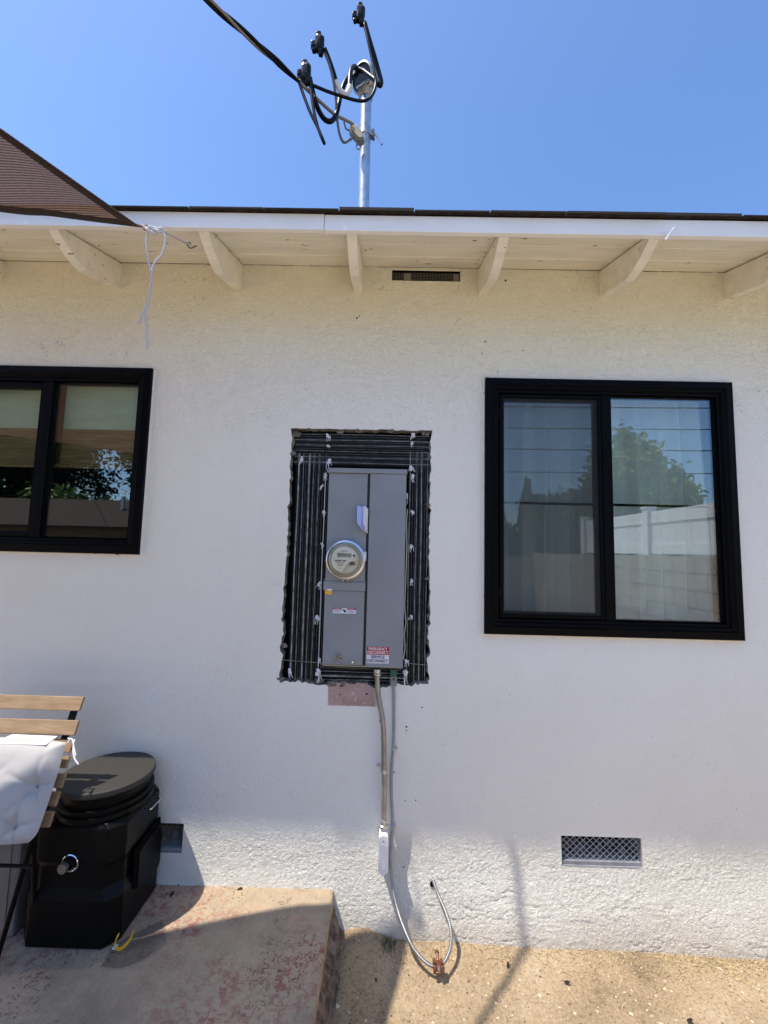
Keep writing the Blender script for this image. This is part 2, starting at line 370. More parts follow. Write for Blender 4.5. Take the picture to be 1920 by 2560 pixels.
def wall_fn(X, Z):
    d = wall_out(X, Z); x = X.copy(); z = Z.copy()
    # keep flat next to windows and vents
    for r in rects[:2]:
        q = np.maximum(np.maximum(r[0]-X, X-r[1]), np.maximum(r[2]-Z, Z-r[3])); d = d*sstep(-.01, .05, q)
    # jagged break round the panel opening
    h = HOLE; cx, cz = (h[0]+h[1])/2, (h[2]+h[3])/2
    qx = np.maximum(h[0]-X, X-h[1]); qz = np.maximum(h[2]-Z, Z-h[3]); q = np.maximum(qx, qz)
    amt = np.clip(1-np.abs(q)/.03, 0, 1)
    jx = (fbm(Z*13+2, X*0+5, 4)-.52)*.05+(fbm(Z*60+2, X*0+5, 2)-.4)*.010; jz = (fbm(X*10+7, Z*0+1, 4)-.52)*.040+(fbm(X*55, Z*0+1, 2)-.4)*.012
    x = x+np.where(X < cx, -1, 1)*np.abs(jx)*amt*(qx > qz-.02)*(np.abs(Z-cz) < (h[3]-h[2])/2+.02)
    z = z+np.where(Z < cz, jz*1.3+.0, np.abs(jz)*.5)*amt*(qz > qx-.02)*(np.abs(X-cx) < (h[1]-h[0])/2+.02)
    return x, -d, z
def keep(xc, zc):
    k = np.ones_like(xc, bool)
    for r in rects: k &= ~((xc > r[0]) & (xc < r[1]) & (zc > r[2]) & (zc < r[3]))
    return k
wall = grid_obj('wall', wxs, wzs, wall_fn, stuccom, house, keep)
# ragged plaster edge round the opening (thickness of the broken stucco)
def rim():
    h = HOLE; xs = cuts([], h[0], h[1], .0055); zs = cuts([], h[2], h[3], .016)
    xs = [x for x in wxs if h[0]-1e-6 <= x <= h[1]+1e-6]; zs = [z for z in wzs if h[2]-1e-6 <= z <= h[3]+1e-6]
    loop = [(x, h[2]) for x in xs]+[(h[1], z) for z in zs[1:]]+[(x, h[3]) for x in xs[::-1][1:]]+[(h[0], z) for z in zs[::-1][1:-1]]
    A = np.array(loop); x, y, z = wall_fn(A[:, 0], A[:, 1]); n = len(loop); rnd = RNG.random(n)
    cx, cz = (h[0]+h[1])/2, (h[2]+h[3])/2
    vs = [(x[i], y[i]-.0003, z[i]) for i in range(n)]
    vs += [(x[i]+(cx-x[i])*(.004+.03*rnd[i]), .010+.004*rnd[i-1], z[i]+(cz-z[i])*(.004+.012*rnd[i-2])) for i in range(n)]
    vs += [(x[i]+(cx-x[i])*.01, .035, z[i]+(cz-z[i])*.01) for i in range(n)]
    fs = [(k*n+i, k*n+(i+1) % n, (k+1)*n+(i+1) % n, (k+1)*n+i) for k in range(2) for i in range(n)]
    link_mesh('plaster_edge', vs, fs, mortar, house)
rim()
m = MB(); h = HOLE; e = .06
m.add([(h[0]-e, .034, h[2]-e), (h[1]+e, .034, h[2]-e), (h[1]+e, .034, h[3]+e), (h[0]-e, .034, h[3]+e)], [(0, 1, 2, 3)]); m.build('building_paper', paper, house)
# chunks of broken mortar at the corners of the opening
m = MB()
for (px, py, r) in [(641, 937, .018), (632, 978, .012), (607, 1468, .016), (690, 1472, .017), (720, 1478, .02), (742, 1478, .016), (905, 1478, .012), (920, 935, .014), (927, 1090, .012), (612, 1395, .012), (925, 1250, .011), (775, 929, .014), (735, 931, .013), (845, 930, .014)]:
    p = at(px, py, -.001); bm = bmesh.new(); bmesh.ops.create_icosphere(bm, subdivisions=2, radius=r)
    for v in bm.verts: v.co = Vector((v.co.x*1.4, v.co.y*.5, v.co.z*.8))*(.65+.7*random.random())+p+Vector((0, .006, 0))
    MB().bm(bm).build('mortar_chunk', mortar, house)

# eaves: fascia, soffit boards, rafters, roof
OV = .4033; SLOPE = .305
seam = at(700, 480, -.43).x
for a, b, dz in ((-7, seam-.001, 0), (seam+.001, 3.6, -.003)):
    MB().box((a, -OV-.022, 2.955+dz), (b, -OV, 3.022+dz), .002).build('fascia_board', fascm, house)
nb = 3; Ls = OV/nb
for k in range(nb):
    y0 = -OV+k*Ls+.0012; y1 = -OV+(k+1)*Ls-.0012; zf = lambda y: 3.10+SLOPE*y
    dz = .0015*(k % 2)
    m = MB(); m.prism([(y0, zf(y0)+.006), (y0+.004, zf(y0+.004)+dz), (y1-.004, zf(y1-.004)+dz), (y1, zf(y1)+.006), (y1, zf(y1)+.02), (y0, zf(y0)+.02)], 0, -7, 3.6)
    m.build('soffit_board', cream, house)
XR, SP = -1.3766, .61
nail = mat('rusty_nail', (.16, .10, .06), .8)
for i in range(-2, 6):
    xx = XR+SP*i-.02
    for dx, yy in ((-.006, -.07), (.008, -.20), (-.004, -.33)):
        MB().lathe([(0, .0015), (.0035, .0012), (.004, 0)], (xx+dx+.034*random.choice((-1, 1)), yy, 3.10+SLOPE*yy+.0012), (0, 0, -1), 8).build('nail_head', nail, house)
def rafter(xr):                                            # xr = right face
    pts = [(0.01, 3.096), (0.01, 2.962)]
    ys = [0, -.08, -.16, -.22]
    pts += [(y, 2.964+y*.30) for y in ys[1:]]
    for t in np.linspace(.15, 1, 7):
        y = -.22-(OV-.22-.001)*t; z = 2.898+(2.958-2.898)*t**2.0
        pts.append((y, z))
    pts.append((-OV+.0005, 3.10-SLOPE*OV-.0055))
    m = MB(); m.prism(pts, 0, xr-.040, xr); return m
for i in range(-5, 9):
    x = XR+SP*i+[0, .012, -.004, 0, .014, -.006, .01][(i+5) % 7]*.5
    o = rafter(x).build('rafter_tail', cream, house)
# roof deck and shingles
rz = lambda y: 3.0225+SLOPE*(y+OV+.03)
m = MB(); m.prism([(-OV-.030, rz(-OV-.030)+.002), (-OV-.030, rz(-OV-.030)+.008), (4.2, rz(4.2)+.01), (9, rz(4.2)-1.4), (9, rz(4.2)-1.45), (4.2, rz(4.2)-.03), (0, rz(0)-.002)], 0, -7.3, 3.9)
m.build('roof_deck', mat('roof_deck_edge', (.05, .035, .028), .9, var=.7, vscale=30), house)
m = MB()
for row in range(34):
    x = -7.3+random.random()*.2; y0 = -OV-.040+row*.13
    while x < 3.9:
        wd = .30*random.choice([.5, 1, 1, 1.3]) if row < 4 else 1.2; th = .004+.004*random.random() if row else .003+random.choice([0, .003, .005, .009])
        yy = y0+random.uniform(-.006, .004); L_ = .17; zb_ = rz(yy)+.0085+ (0 if row else -.003)
        a = (x, yy); x1 = x+wd-.004
        vs = [(x, yy, zb_), (x1, yy, zb_), (x1, yy+L_, rz(yy+L_)+.0065), (x, yy+L_, rz(yy+L_)+.0065)]
        vs += [(v[0], v[1], v[2]+th) for v in vs]
        m.add(vs, [(0, 1, 5, 4), (1, 2, 6, 5), (2, 3, 7, 6), (3, 0, 4, 7), (4, 5, 6, 7), (3, 2, 1, 0)]); x += wd
m.build('shingles', shingle, house)
# interior shell behind the windows, and ends of the house
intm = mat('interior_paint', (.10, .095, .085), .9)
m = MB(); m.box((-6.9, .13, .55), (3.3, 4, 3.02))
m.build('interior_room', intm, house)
room = house.children[-1] if False else None
for o in house.children:
    if o.name.startswith('interior_room'):
        # open the front of the box at the windows
        bm = bmesh.new(); bm.from_mesh(o.data)
        for f in [f for f in bm.faces if abs(f.calc_center_median().y-.13) < .01]: bm.faces.remove(f)
        bm.to_mesh(o.data); bm.free()
m = MB()
for r in rects[:2]: pass
# rear side of the front wall, closed except behind windows
def holed(y, X0, X1, Z0, Z1, rs, name, mt):
    xs = sorted(set([X0, X1]+[v for r in rs for v in r[:2]])); zs = sorted(set([Z0, Z1]+[v for r in rs for v in r[2:]])); m = MB()
    for i in range(len(xs)-1):
        for j in range(len(zs)-1):
            xc = (xs[i]+xs[i+1])/2; zc = (zs[j]+zs[j+1])/2
            if any(r[0] < xc < r[1] and r[2] < zc < r[3] for r in rs): continue
            m.add([(xs[i], y, zs[j]), (xs[i+1], y, zs[j]), (xs[i+1], y, zs[j+1]), (xs[i], y, zs[j+1])], [(0, 1, 2, 3)])
    for r in rs:
        a, b, c, d = r
        for q in [((a, c), (b, c)), ((b, c), (b, d)), ((b, d), (a, d)), ((a, d), (a, c))]:
            (x0, z0), (x1, z1) = q; m.add([(x0, .03, z0), (x1, .03, z1), (x1, y, z1), (x0, y, z0)], [(0, 1, 2, 3)])
    m.build(name, mt, house)
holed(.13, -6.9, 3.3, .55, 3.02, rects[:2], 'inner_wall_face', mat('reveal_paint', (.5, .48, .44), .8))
m = MB(); m.box((-7, .0, -.1), (-6.95, 9, 3.0)); m.box((3.35, .0, -.1), (3.4, 9, 3.0)); m.box((-7, 8.95, -.1), (3.4, 9, 3.0)); m.build('far_walls', fascm, house)

# vents
def vent(kind, r, label):
    x0, x1, z0, z1 = r; dep = .05
    m = MB()
    for q in [((x0, z0), (x1, z0)), ((x1, z0), (x1, z1)), ((x1, z1), (x0, z1)), ((x0, z1), (x0, z0))]:
        (a, c), (b, d) = q; yo = -wall_out(np.array([a, b]), np.array([c, d]))
        m.add([(a, yo[0]-.0008, c), (b, yo[1]-.0008, d), (b, dep+.12, d), (a, dep+.12, c)], [(0, 1, 2, 3)])
    m.cur = 1 if kind != 'eave' else 1
    m.add([(x0, dep+.12, z0), (x1, dep+.12, z0), (x1, dep+.12, z1), (x0, dep+.12, z1)], [(0, 1, 2, 3)])
    fr = m.build('wall_vent', [mat('vent_reveal', (.30, .31, .34), .6, var=.3, vscale=12) if kind != 'eave' else void_black, void_black], house); sub(fr, label)  # eave reveals coloured black: shade of the recess put into the material
    s = MB()
    yv = .012
    if kind == 'diamond':
        p = .0235; w_ = x1-x0; h_ = z1-z0; n = int((w_+h_)/p)+2
        for i in range(-n, n):
            for sg in (1, -1):
                # line z = z0 + sg*(x-x0)*1.0 + i*p*..., clipped to the rectangle
                c0 = i*p*1.15
                xa, xb = x0, x1
                f = lambda x: z0+c0+sg*(x-x0)*.92
                seg = []
                for t in np.linspace(0, 1, 60):
                    x = xa+(xb-xa)*t; z = f(x)
                    if z0 <= z <= z1: seg.append(Vector((x, yv+.001*sg, z)))
                if len(seg) > 1: s.tube([seg[0], seg[-1]], .00125, 5)
        mt = mat('expanded_metal', (.50, .50, .47), .5, .3)
    else:
        p = .0085 if kind == 'fine' else .0075
        for i in range(1, int((x1-x0)/p)): s.tube([(x0+i*p, yv, z0), (x0+i*p, yv, z1)], .00055, 4, cap=False)
        for i in range(1, int((z1-z0)/p)): s.tube([(x0, yv, z0+i*p), (x1, yv, z0+i*p)], .00055, 4, cap=False)
        mt = mat('hardware_cloth', (.30, .27, .22), .5, .4)
    s.build('mesh_screen', mt, fr)
    if kind == 'eave':
        ow = mat('old_wood', (.35, .32, .24), .8); MB().box((x0+.06, .02, z0), (x0+.095, .03, z1)).build('backing_block', ow, fr); MB().box((x1-.03, .02, z0), (x1, .03, z1)).build('backing_block', ow, fr)
    else:
        b = MB(); b.box((x0, .0, z0), (x1, .05, z0+.016), .002); b.build('sill', MATS['vent_reveal'], fr)
        # rubble behind
        c = MB()
        for _ in range(26):
            bm = bmesh.new(); bmesh.ops.create_icosphere(bm, subdivisions=1, radius=random.uniform(.006, .02))
            pp = Vector((random.uniform(x0+.02, x1-.02), random.uniform(.06, .12), z0+random.uniform(.01, .035)))
            for v in bm.verts: v.co = v.co*(.7+.5*random.random())+pp
            c.bm(bm)
        tag(c.build('debris', mat('dusty_debris', (.22, .22, .23), .95), fr), kind='stuff')
vent('diamond', VENTS['right'], 'foundation vent with diamond expanded metal mesh')
vent('fine', VENTS['left'], 'foundation vent with fine square wire cloth')
vent('eave', VENTS['eave'], 'narrow eave vent with square wire cloth')

# windows
def frame_ring(m, x0, x1, z0, z1, prof):
    """mitred picture-frame from a profile [(inset, y)...]"""
    n = len(prof); vs = []
    for (i, y) in prof: vs += [(x0+i, y, z0+i), (x1-i, y, z0+i), (x1-i, y, z1-i), (x0+i, y, z1-i)]
    fs = []
    for k in range(n-1):
        for c in range(4): fs.append((k*4+c, k*4+(c+1) % 4, (k+1)*4+(c+1) % 4, (k+1)*4+c))
    m.add(vs, fs)
def window(x0, x1, z0, z1, screen_left, label):
    m = MB(); frame_ring(m, x0, x1, z0, z1, [(0, .02), (0, -.020), (.004, -.024), (.034, -.027), (.040, -.018), (.052, -.016), (.056, -.006), (.068, -.004), (.070, .03), (.070, .06)])
    win = m.build('window', blackvinyl, house); sub(win, label)
    # cream caulk line round it
    c = MB(); frame_ring(c, x0-.006, x1+.006, z0-.007, z1+.004, [(0, .0), (.001, -.004), (.006, -.006), (.008, -.003)]); c.build('caulk_bead', cream, win)
    ix0, ix1, iz0, iz1 = x0+.070, x1-.070, z0+.070, z1-.070; mx = (x0+x1)/2-.005
    # fixed right light
    g = MB(); frame_ring(g, mx+.022, ix1, iz0, iz1, [(0, .035), (0, .006), (.004, .002), (.006, .012), (.008, .035)]); g.build('glazing_bead', blackvinyl, win)
    k = MB(); k.box((mx-.022, -.003, iz0), (mx+.022, .05, iz1), .002); k.build('mullion', blackvinyl, win)
    s = MB(); frame_ring(s, ix0, mx-.022, iz0, iz1, [(0, .045), (0, .012), (.003, .009), (.026, .009), (.030, .016), (.032, .04)]); s.build('sash', blackvinyl, win)
    p = MB(); p.box((ix0+.02, .026, iz0+.02), (mx-.03, .031, iz1-.02)); o = p.build('pane', paneglass, win)
    p = MB(); p.box((mx+.026, .016, iz0+.004), (ix1-.004, .021, iz1-.004)); p.build('pane', paneglass, win)
    if screen_left:
        zr = at(1195, 1088, .036).z
        MB().box((ix0+.024, .033, zr-.006), (mx-.034, .041, zr+.006), .001).build('inner_rail', blackvinyl, win); MB().box((mx+.030, .024, zr-.006), (ix1-.008, .032, zr+.006), .001).build('inner_rail', blackvinyl, win)
        q = MB(); frame_ring(q, ix0+.004, mx-.024, iz0+.004, iz1-.004, [(0, .012), (0, -.001), (.002, -.003), (.016, -.003), (.018, .0), (.018, .008)]); 
        for zz in (iz0+.10, iz1-.12): q.box((ix0-.002, -.006, zz), (ix0+.012, -.001, zz+.04), .001)
        q.build('screen_frame', blackvinyl, win)
        q = MB(); q.add([(ix0+.02, .004, iz0+.02), (mx-.04, .004, iz0+.02), (mx-.04, .004, iz1-.02), (ix0+.02, .004, iz1-.02)], [(0, 1, 2, 3)]); q.build('insect_screen', screenm, win)
    return win
window(WX0, WX1, WZ0, WZ1, True, 'black framed slider window, larger, screened left half')
window(LX0, LX1, LZ0, LZ1, False, 'black framed slider window, smaller, cut by photo edge')

# curtains (right window) and shade (left window)
def curtain():
    xs = np.linspace(WX0-.05, WX1+.05, 260); zs = np.linspace(WZ0-.1, WZ1+.08, 12)
    def fn(X, Z):
        t = (WZ1-Z)/(WZ1-WZ0); ph = X*38+1.2*np.sin(X*9)+.4*np.sin(Z*3+X*4)
        y = .122+.062*(np.abs(np.sin(ph*.62))-.5)*(.8+.3*t)+.008*np.sin(X*17+Z*2)+.006*np.sin(X*83+Z)
        return X, y, Z
    o = grid_obj('curtain', xs, zs, fn, curtainm)
    tag(o, 'white pleated curtain hanging behind the glass of the right window', 'curtain')
curtain()
bs = tag(empty('window_blind'), 'pale green and brown woven blind pulled halfway down in the left window', 'blind')
zA = at(200, 935, .07).z; zB = at(200, 1012, .07).z
m = MB(); m.box((LX0-.02, .075, zA), (LX1+.02, .079, LZ1+.02)); m.build('upper_fabric', mat('sage_fabric', (.62, .68, .55), .9, var=.1, vscale=30, bump=.3, bscale=150, stretch=(.2, 1, 1)), bs)
m = MB()
k = 0; z = zB
while z < zA+.01:
    hgt = .0085+.002*random.random(); m.box((LX0-.02, .068-.002*(k % 2), z), (LX1+.02, .075, z+hgt-.0012), .0008); z += hgt; k += 1
m.build('woven_reeds', mat('bamboo_reed', (.40, .26, .12), .7, col2=(.18, .10, .045), vscale=6, stretch=(1, 1, 60)), bs)
m = MB(); m.box((LX0+.5-.012, .064, zB+.02), (LX0+.535, .068, LZ1)); m.build('side_batten', mat('dark_batten', (.10, .045, .02), .6), bs)

# ================================================================== GROUND AND SLAB
def dirt_mat():
    m = bpy.data.materials.new('dry_dirt'); n, N, L = nm(m); b = N['Principled BSDF']; b.inputs['Roughness'].default_value = .95; b.inputs['Specular IOR Level'].default_value = .15
    tc = N.new('ShaderNodeTexCoord'); P = tc.outputs['Object']
    def noise(sc, det=6, ro=.65, d=0):
        t = N.new('ShaderNodeTexNoise'); t.inputs['Scale'].default_value = sc; t.inputs['Detail'].default_value = det; t.inputs['Roughness'].default_value = ro; t.inputs['Distortion'].default_value = d; L.new(P, t.inputs['Vector']); return t.outputs[0]
    def ramp(v, st):
        r = N.new('ShaderNodeValToRGB'); L.new(v, r.inputs[0]); e_ = r.color_ramp.elements
        while len(e_) < len(st): e_.new(.5)
        for q, (p, c) in zip(e_, st): q.position = p; q.color = (*c, 1)
        return r.outputs[0]
    c = ramp(noise(2.2), [(.3, (.19, .135, .085)), (.47, (.36, .265, .168)), (.6, (.42, .315, .205)), (.75, (.50, .39, .27))])
    d = ramp(noise(90, 4), [(.3, (.55, .52, .48)), (.5, (1, 1, 1)), (.72, (1.25, 1.2, 1.1))])
    x = N.new('ShaderNodeMix'); x.data_type = 'RGBA'; x.blend_type = 'MULTIPLY'; x.inputs[0].default_value = .85; L.new(c, x.inputs[6]); L.new(d, x.inputs[7]); L.new(x.outputs[2], b.inputs['Base Color'])
    a = N.new('ShaderNodeMath'); a.operation = 'ADD'; L.new(noise(60, 6, .7), a.inputs[0]); L.new(noise(300, 3), a.inputs[1])
    bp = N.new('ShaderNodeBump'); bp.inputs['Strength'].default_value = .8; bp.inputs['Distance'].default_value = .006; L.new(a.outputs[0], bp.inputs['Height']); L.new(bp.outputs[0], b.inputs['Normal'])
    return m
dirtm = dirt_mat()
def gz(X, Y):
    near = np.exp(-((X-.7)**2+(Y+.3)**2)/6)
    b = .022*(fbm(X*2.2+9, Y*2.2+3)-.45)+.006*(fbm(X*14, Y*14, 4)-.45)*near
    b = b+.03*sstep(-.14, .0, Y)*sstep(2.5, .2, np.abs(X))*(.35+1.0*fbm(X*1.1+2.3, Y*0+4, 3))*np.where(X > .25, 1.0, .9)
    b = b+.045*np.exp(-((X+.08)/.12)**2)*sstep(-.3, 0, Y)
    return b
gx = merge(lin(-40, -3, 4), lin(-3, -.35, .5), lin(-.35, 2.4, .011), lin(2.4, 5, .3), lin(5, 40, 4))
gy = merge(lin(-45, -6, 4), lin(-6, -1.3, .3), lin(-1.3, .09, .011), lin(.09, 4, .6), lin(4, 40, 5))
grd = grid_obj('ground', gx, gy, lambda X, Y: (X, Y, gz(X, Y)), dirtm); tag(grd, 'bare dry tan dirt beside the house', kind='structure')

SE = -.200                                                  # right edge of the slab
def slab_mat():
    m = bpy.data.materials.new('old_concrete'); n, N, L = nm(m); b = N['Principled BSDF']; b.inputs['Roughness'].default_value = .88; b.inputs['Specular IOR Level'].default_value = .2
    tc = N.new('ShaderNodeTexCoord'); P = tc.outputs['Object']
    def noise(sc, det=6, ro=.65, d=0):
        t = N.new('ShaderNodeTexNoise'); t.inputs['Scale'].default_value = sc; t.inputs['Detail'].default_value = det; t.inputs['Roughness'].default_value = ro; t.inputs['Distortion'].default_value = d; L.new(P, t.inputs['Vector']); return t.outputs[0]
    def ramp(v, st):
        r = N.new('ShaderNodeValToRGB'); L.new(v, r.inputs[0]); e_ = r.color_ramp.elements
        while len(e_) < len(st): e_.new(.5)
        for q, (p, c) in zip(e_, st): q.position = p; q.color = (*c, 1)
        return r.outputs[0]
    c = ramp(noise(3.1), [(.3, (.26, .215, .155)), (.47, (.39, .31, .215)), (.6, (.46, .345, .235)), (.72, (.42, .28, .20))])
    f = ramp(noise(150, 5), [(.25, (.68, .67, .66)), (.5, (1, 1, 1)), (.8, (1.12, 1.12, 1.1))])
    x = N.new('ShaderNodeMix'); x.data_type = 'RGBA'; x.blend_type = 'MULTIPLY'; x.inputs[0].default_value = .8; L.new(c, x.inputs[6]); L.new(f, x.inputs[7])
    # flaking red paint
    a = ramp(noise(38, 8, .78, .5), [(.50, (0, 0, 0)), (.525, (1, 1, 1))]); z = ramp(noise(2.7, 3), [(.42, (0, 0, 0)), (.60, (1, 1, 1))])
    mm = N.new('ShaderNodeMath'); mm.operation = 'MULTIPLY'; L.new(a, mm.inputs[0]); L.new(z, mm.inputs[1])
    m2 = N.new('ShaderNodeMath'); m2.operation = 'MULTIPLY'; L.new(mm.outputs[0], m2.inputs[0]); m2.inputs[1].default_value = .8
    y = N.new('ShaderNodeMix'); y.data_type = 'RGBA'; L.new(m2.outputs[0], y.inputs[0]); L.new(x.outputs[2], y.inputs[6]); y.inputs[7].default_value = (.27, .085, .075, 1)
    # dark worm-like scars
    a = ramp(noise(42, 3, .6, 2.2), [(.575, (0, 0, 0)), (.595, (1, 1, 1))]); z = ramp(noise(3.9, 3), [(.48, (0, 0, 0)), (.6, (1, 1, 1))])
    mm = N.new('ShaderNodeMath'); mm.operation = 'MULTIPLY'; L.new(a, mm.inputs[0]); L.new(z, mm.inputs[1])
    m3 = N.new('ShaderNodeMath'); m3.operation = 'MULTIPLY'; L.new(mm.outputs[0], m3.inputs[0]); m3.inputs[1].default_value = .7
    q = N.new('ShaderNodeMix'); q.data_type = 'RGBA'; L.new(m3.outputs[0], q.inputs[0]); L.new(y.outputs[2], q.inputs[6]); q.inputs[7].default_value = (.12, .07, .055, 1)
    L.new(q.outputs[2], b.inputs['Base Color'])
    bp = N.new('ShaderNodeBump'); bp.inputs['Strength'].default_value = .5; bp.inputs['Distance'].default_value = .003; L.new(noise(110, 6, .7), bp.inputs['Height']); L.new(bp.outputs[0], b.inputs['Normal'])
    return m
slabm = slab_mat(); aggm = mat('rough_slab_side', (.25, .19, .14), .95, col2=(.07, .05, .038), vscale=25, bump=1, bscale=45, dist=.01)
sl_ = tag(empty('patio_slab'), 'raised concrete patio slab with flaking red paint', kind='structure')
sx_ = merge(lin(-8, -1.9, .4), lin(-1.9, SE-.016, .02)); sy_ = merge(lin(-9, -1.3, .4), lin(-1.3, .012, .02))
grid_obj('slab_top', sx_, sy_, lambda X, Y: (X, Y, .2+.003*(fbm(X*3, Y*3)-.5)), slabm, sl_)
# side: rounded lip then rough, undercut, aggregate face
ys = np.array(merge(lin(-9, -1.5, .3), lin(-1.5, .02, .008))); prof = [(-.016, .2), (-.008, .1985), (-.002, .193), (.0, .184), (.001, .165), (.0, .150)]
for i in range(11): prof.append((.004, .145-.018*i))
def side(T, Y):
    ti = T.astype(int); px = np.array([p[0] for p in prof])[ti]; pz = np.array([p[1] for p in prof])[ti]
    rough = sstep(4.5, 7, T); dx = rough*(.050*(fbm(Y*9+T*.25, T*.55+3, 4)-.40)+.018*(T-7)*.28+.016*(fbm(Y*45, T*2.2, 3)-.5))
    e_ = .004*(fbm(Y*12, T*0, 3)-.5)*(T > .5)
    return SE+px+dx+e_, Y, pz+(T < .5)*.003*(fbm((SE-.016+0*Y)*3, Y*3)-.5)
# coloured by face: lip is slab concrete, below is aggregate
o = grid_obj('slab_side', np.arange(len(prof)), ys, side, slabm, sl_); o.data.materials.append(aggm)
mi = np.array([1 if (p.center.z < .150) else 0 for p in o.data.polygons], dtype=np.int32); o.data.polygons.foreach_set('material_index', mi)

pv = MB().box((-.1, -9.0, -.05), (3.75, -2.35, .05), .01).build('bounce_paving', mat('pale_bounce_surface', (.60, .54, .45), .9, var=.15, vscale=3, bump=.3, bscale=60)); tag(pv, 'pale paving added unseen behind the camera to bounce sunlight at the wall', kind='structure')  # unseen pale slab, added to throw more bounce light on the shaded wall
# loose stuff on the dirt
def scatter_chips(n, name, mt, rng, szr, kind_label, flat=.35, dens=None):
    m = MB(); c = 0
    while c < n:
        x = rng.uniform(-.16, 2.3); y = -abs(rng.normal(0, .55)) if rng.random() < .7 else rng.uniform(-1.3, 0)
        if y > -.03 or y < -1.3: continue
        if dens and rng.random() > dens(x, y): continue
        s = rng.uniform(*szr)*(1 if rng.random() < .85 else 1.9); z = float(gz(np.array(x), np.array(y)))
        a = rng.uniform(0, 6.28); el = rng.uniform(.4, 1); q = [(math.cos(a+t)*s*(1 if i % 2 else el)*(rng.uniform(.6, 1)), math.sin(a+t)*s*rng.uniform(.3, .9)) for i, t in enumerate((0, 1.3, 2.9, 4.6))]
        h_ = s*flat
        vs = [(x+p, y+r_, z+rng.uniform(-.1, .3)*h_) for p, r_ in q]+[(x+rng.uniform(-.2, .2)*s, y+rng.uniform(-.2, .2)*s, z+h_)]
        m.add(vs, [(0, 1, 4), (1, 2, 4), (2, 3, 4), (3, 0, 4)]); c += 1
    o = m.build(name, mt); tag(o, kind_label, name.replace('_', ' '), kind='stuff'); return o
scatter_chips(5200, 'gravel', mat('pale_gravel', (.56, .45, .33), .9, var=.35, vscale=20), RNG, (.0016, .0042), 'small pale stones and wood bits scattered over the dirt')
scatter_chips(420, 'wood_shavings', mat('pale_chips', (.70, .58, .40), .85, var=.3, vscale=30), RNG, (.004, .009), 'pale wood shavings lying loose on the dirt', .25)
scatter_chips(3200, 'dark_grit', mat('dark_grit', (.11, .065, .035), .95), RNG, (.0016, .0042), 'dark crumbs of soil and bark on the dirt')
def grass():
    m = MB()
    for i in range(3400):
        if i % 3 == 0: x = RNG.uniform(-.15, 2.2); y = -abs(RNG.normal(0, .05))-.035
        elif i % 3 == 1: x = RNG.normal(1.55, .28); y = -abs(RNG.normal(0, .07))-.04
        else: x = RNG.uniform(-.12, 2.2); y = -RNG.uniform(.04, .9)
        if x < -.14 or x > 2.4: continue
        z = float(gz(np.array(x), np.array(y)))+.001; a = RNG.uniform(0, 6.28); l = RNG.uniform(.008, .030); w_ = .0007
        up = RNG.uniform(.05, .5)*l; d = Vector((math.cos(a), math.sin(a), 0)); s_ = Vector((-d.y, d.x, 0))*w_; p = Vector((x, y, z)); q = p+d*l*.55+Vector((0, 0, up)); r_ = p+d*l+Vector((0, 0, up*.5))
        m.add([p-s_, p+s_, q+s_, q-s_, r_], [(0, 1, 2, 3), (3, 2, 4)])
    o = m.build('dry_grass', mat('straw', (.62, .47, .25), .8, var=.4, vscale=40)); tag(o, 'dry straw coloured grass along the foot of the wall', 'grass', kind='stuff')
    m = MB()
    for i in range(70):
        x = RNG.normal(-.005+.045, .02) ; y = -.075+RNG.normal(0, .014); z = float(gz(np.array(x), np.array(y))); a = RNG.uniform(0, 6.28); l = RNG.uniform(.01, .026); d = Vector((math.cos(a), math.sin(a), 0)); s_ = Vector((-d.y, d.x, 0))*.0012; p = Vector((x, y, z))
        m.add([p-s_, p+s_, p+d*l*.6+Vector((0, 0, l*.6))+s_, p+d*l*.6+Vector((0, 0, l*.6))-s_, p+d*l+Vector((0, 0, l*.4))], [(0, 1, 2, 3), (3, 2, 4)])
    o = m.build('green_weed', mat('weed_green', (.10, .12, .04), .8, var=.4, vscale=90)); tag(o, 'small green weed sprout at the wall foot left of the hanging cable', 'weed')
grass()
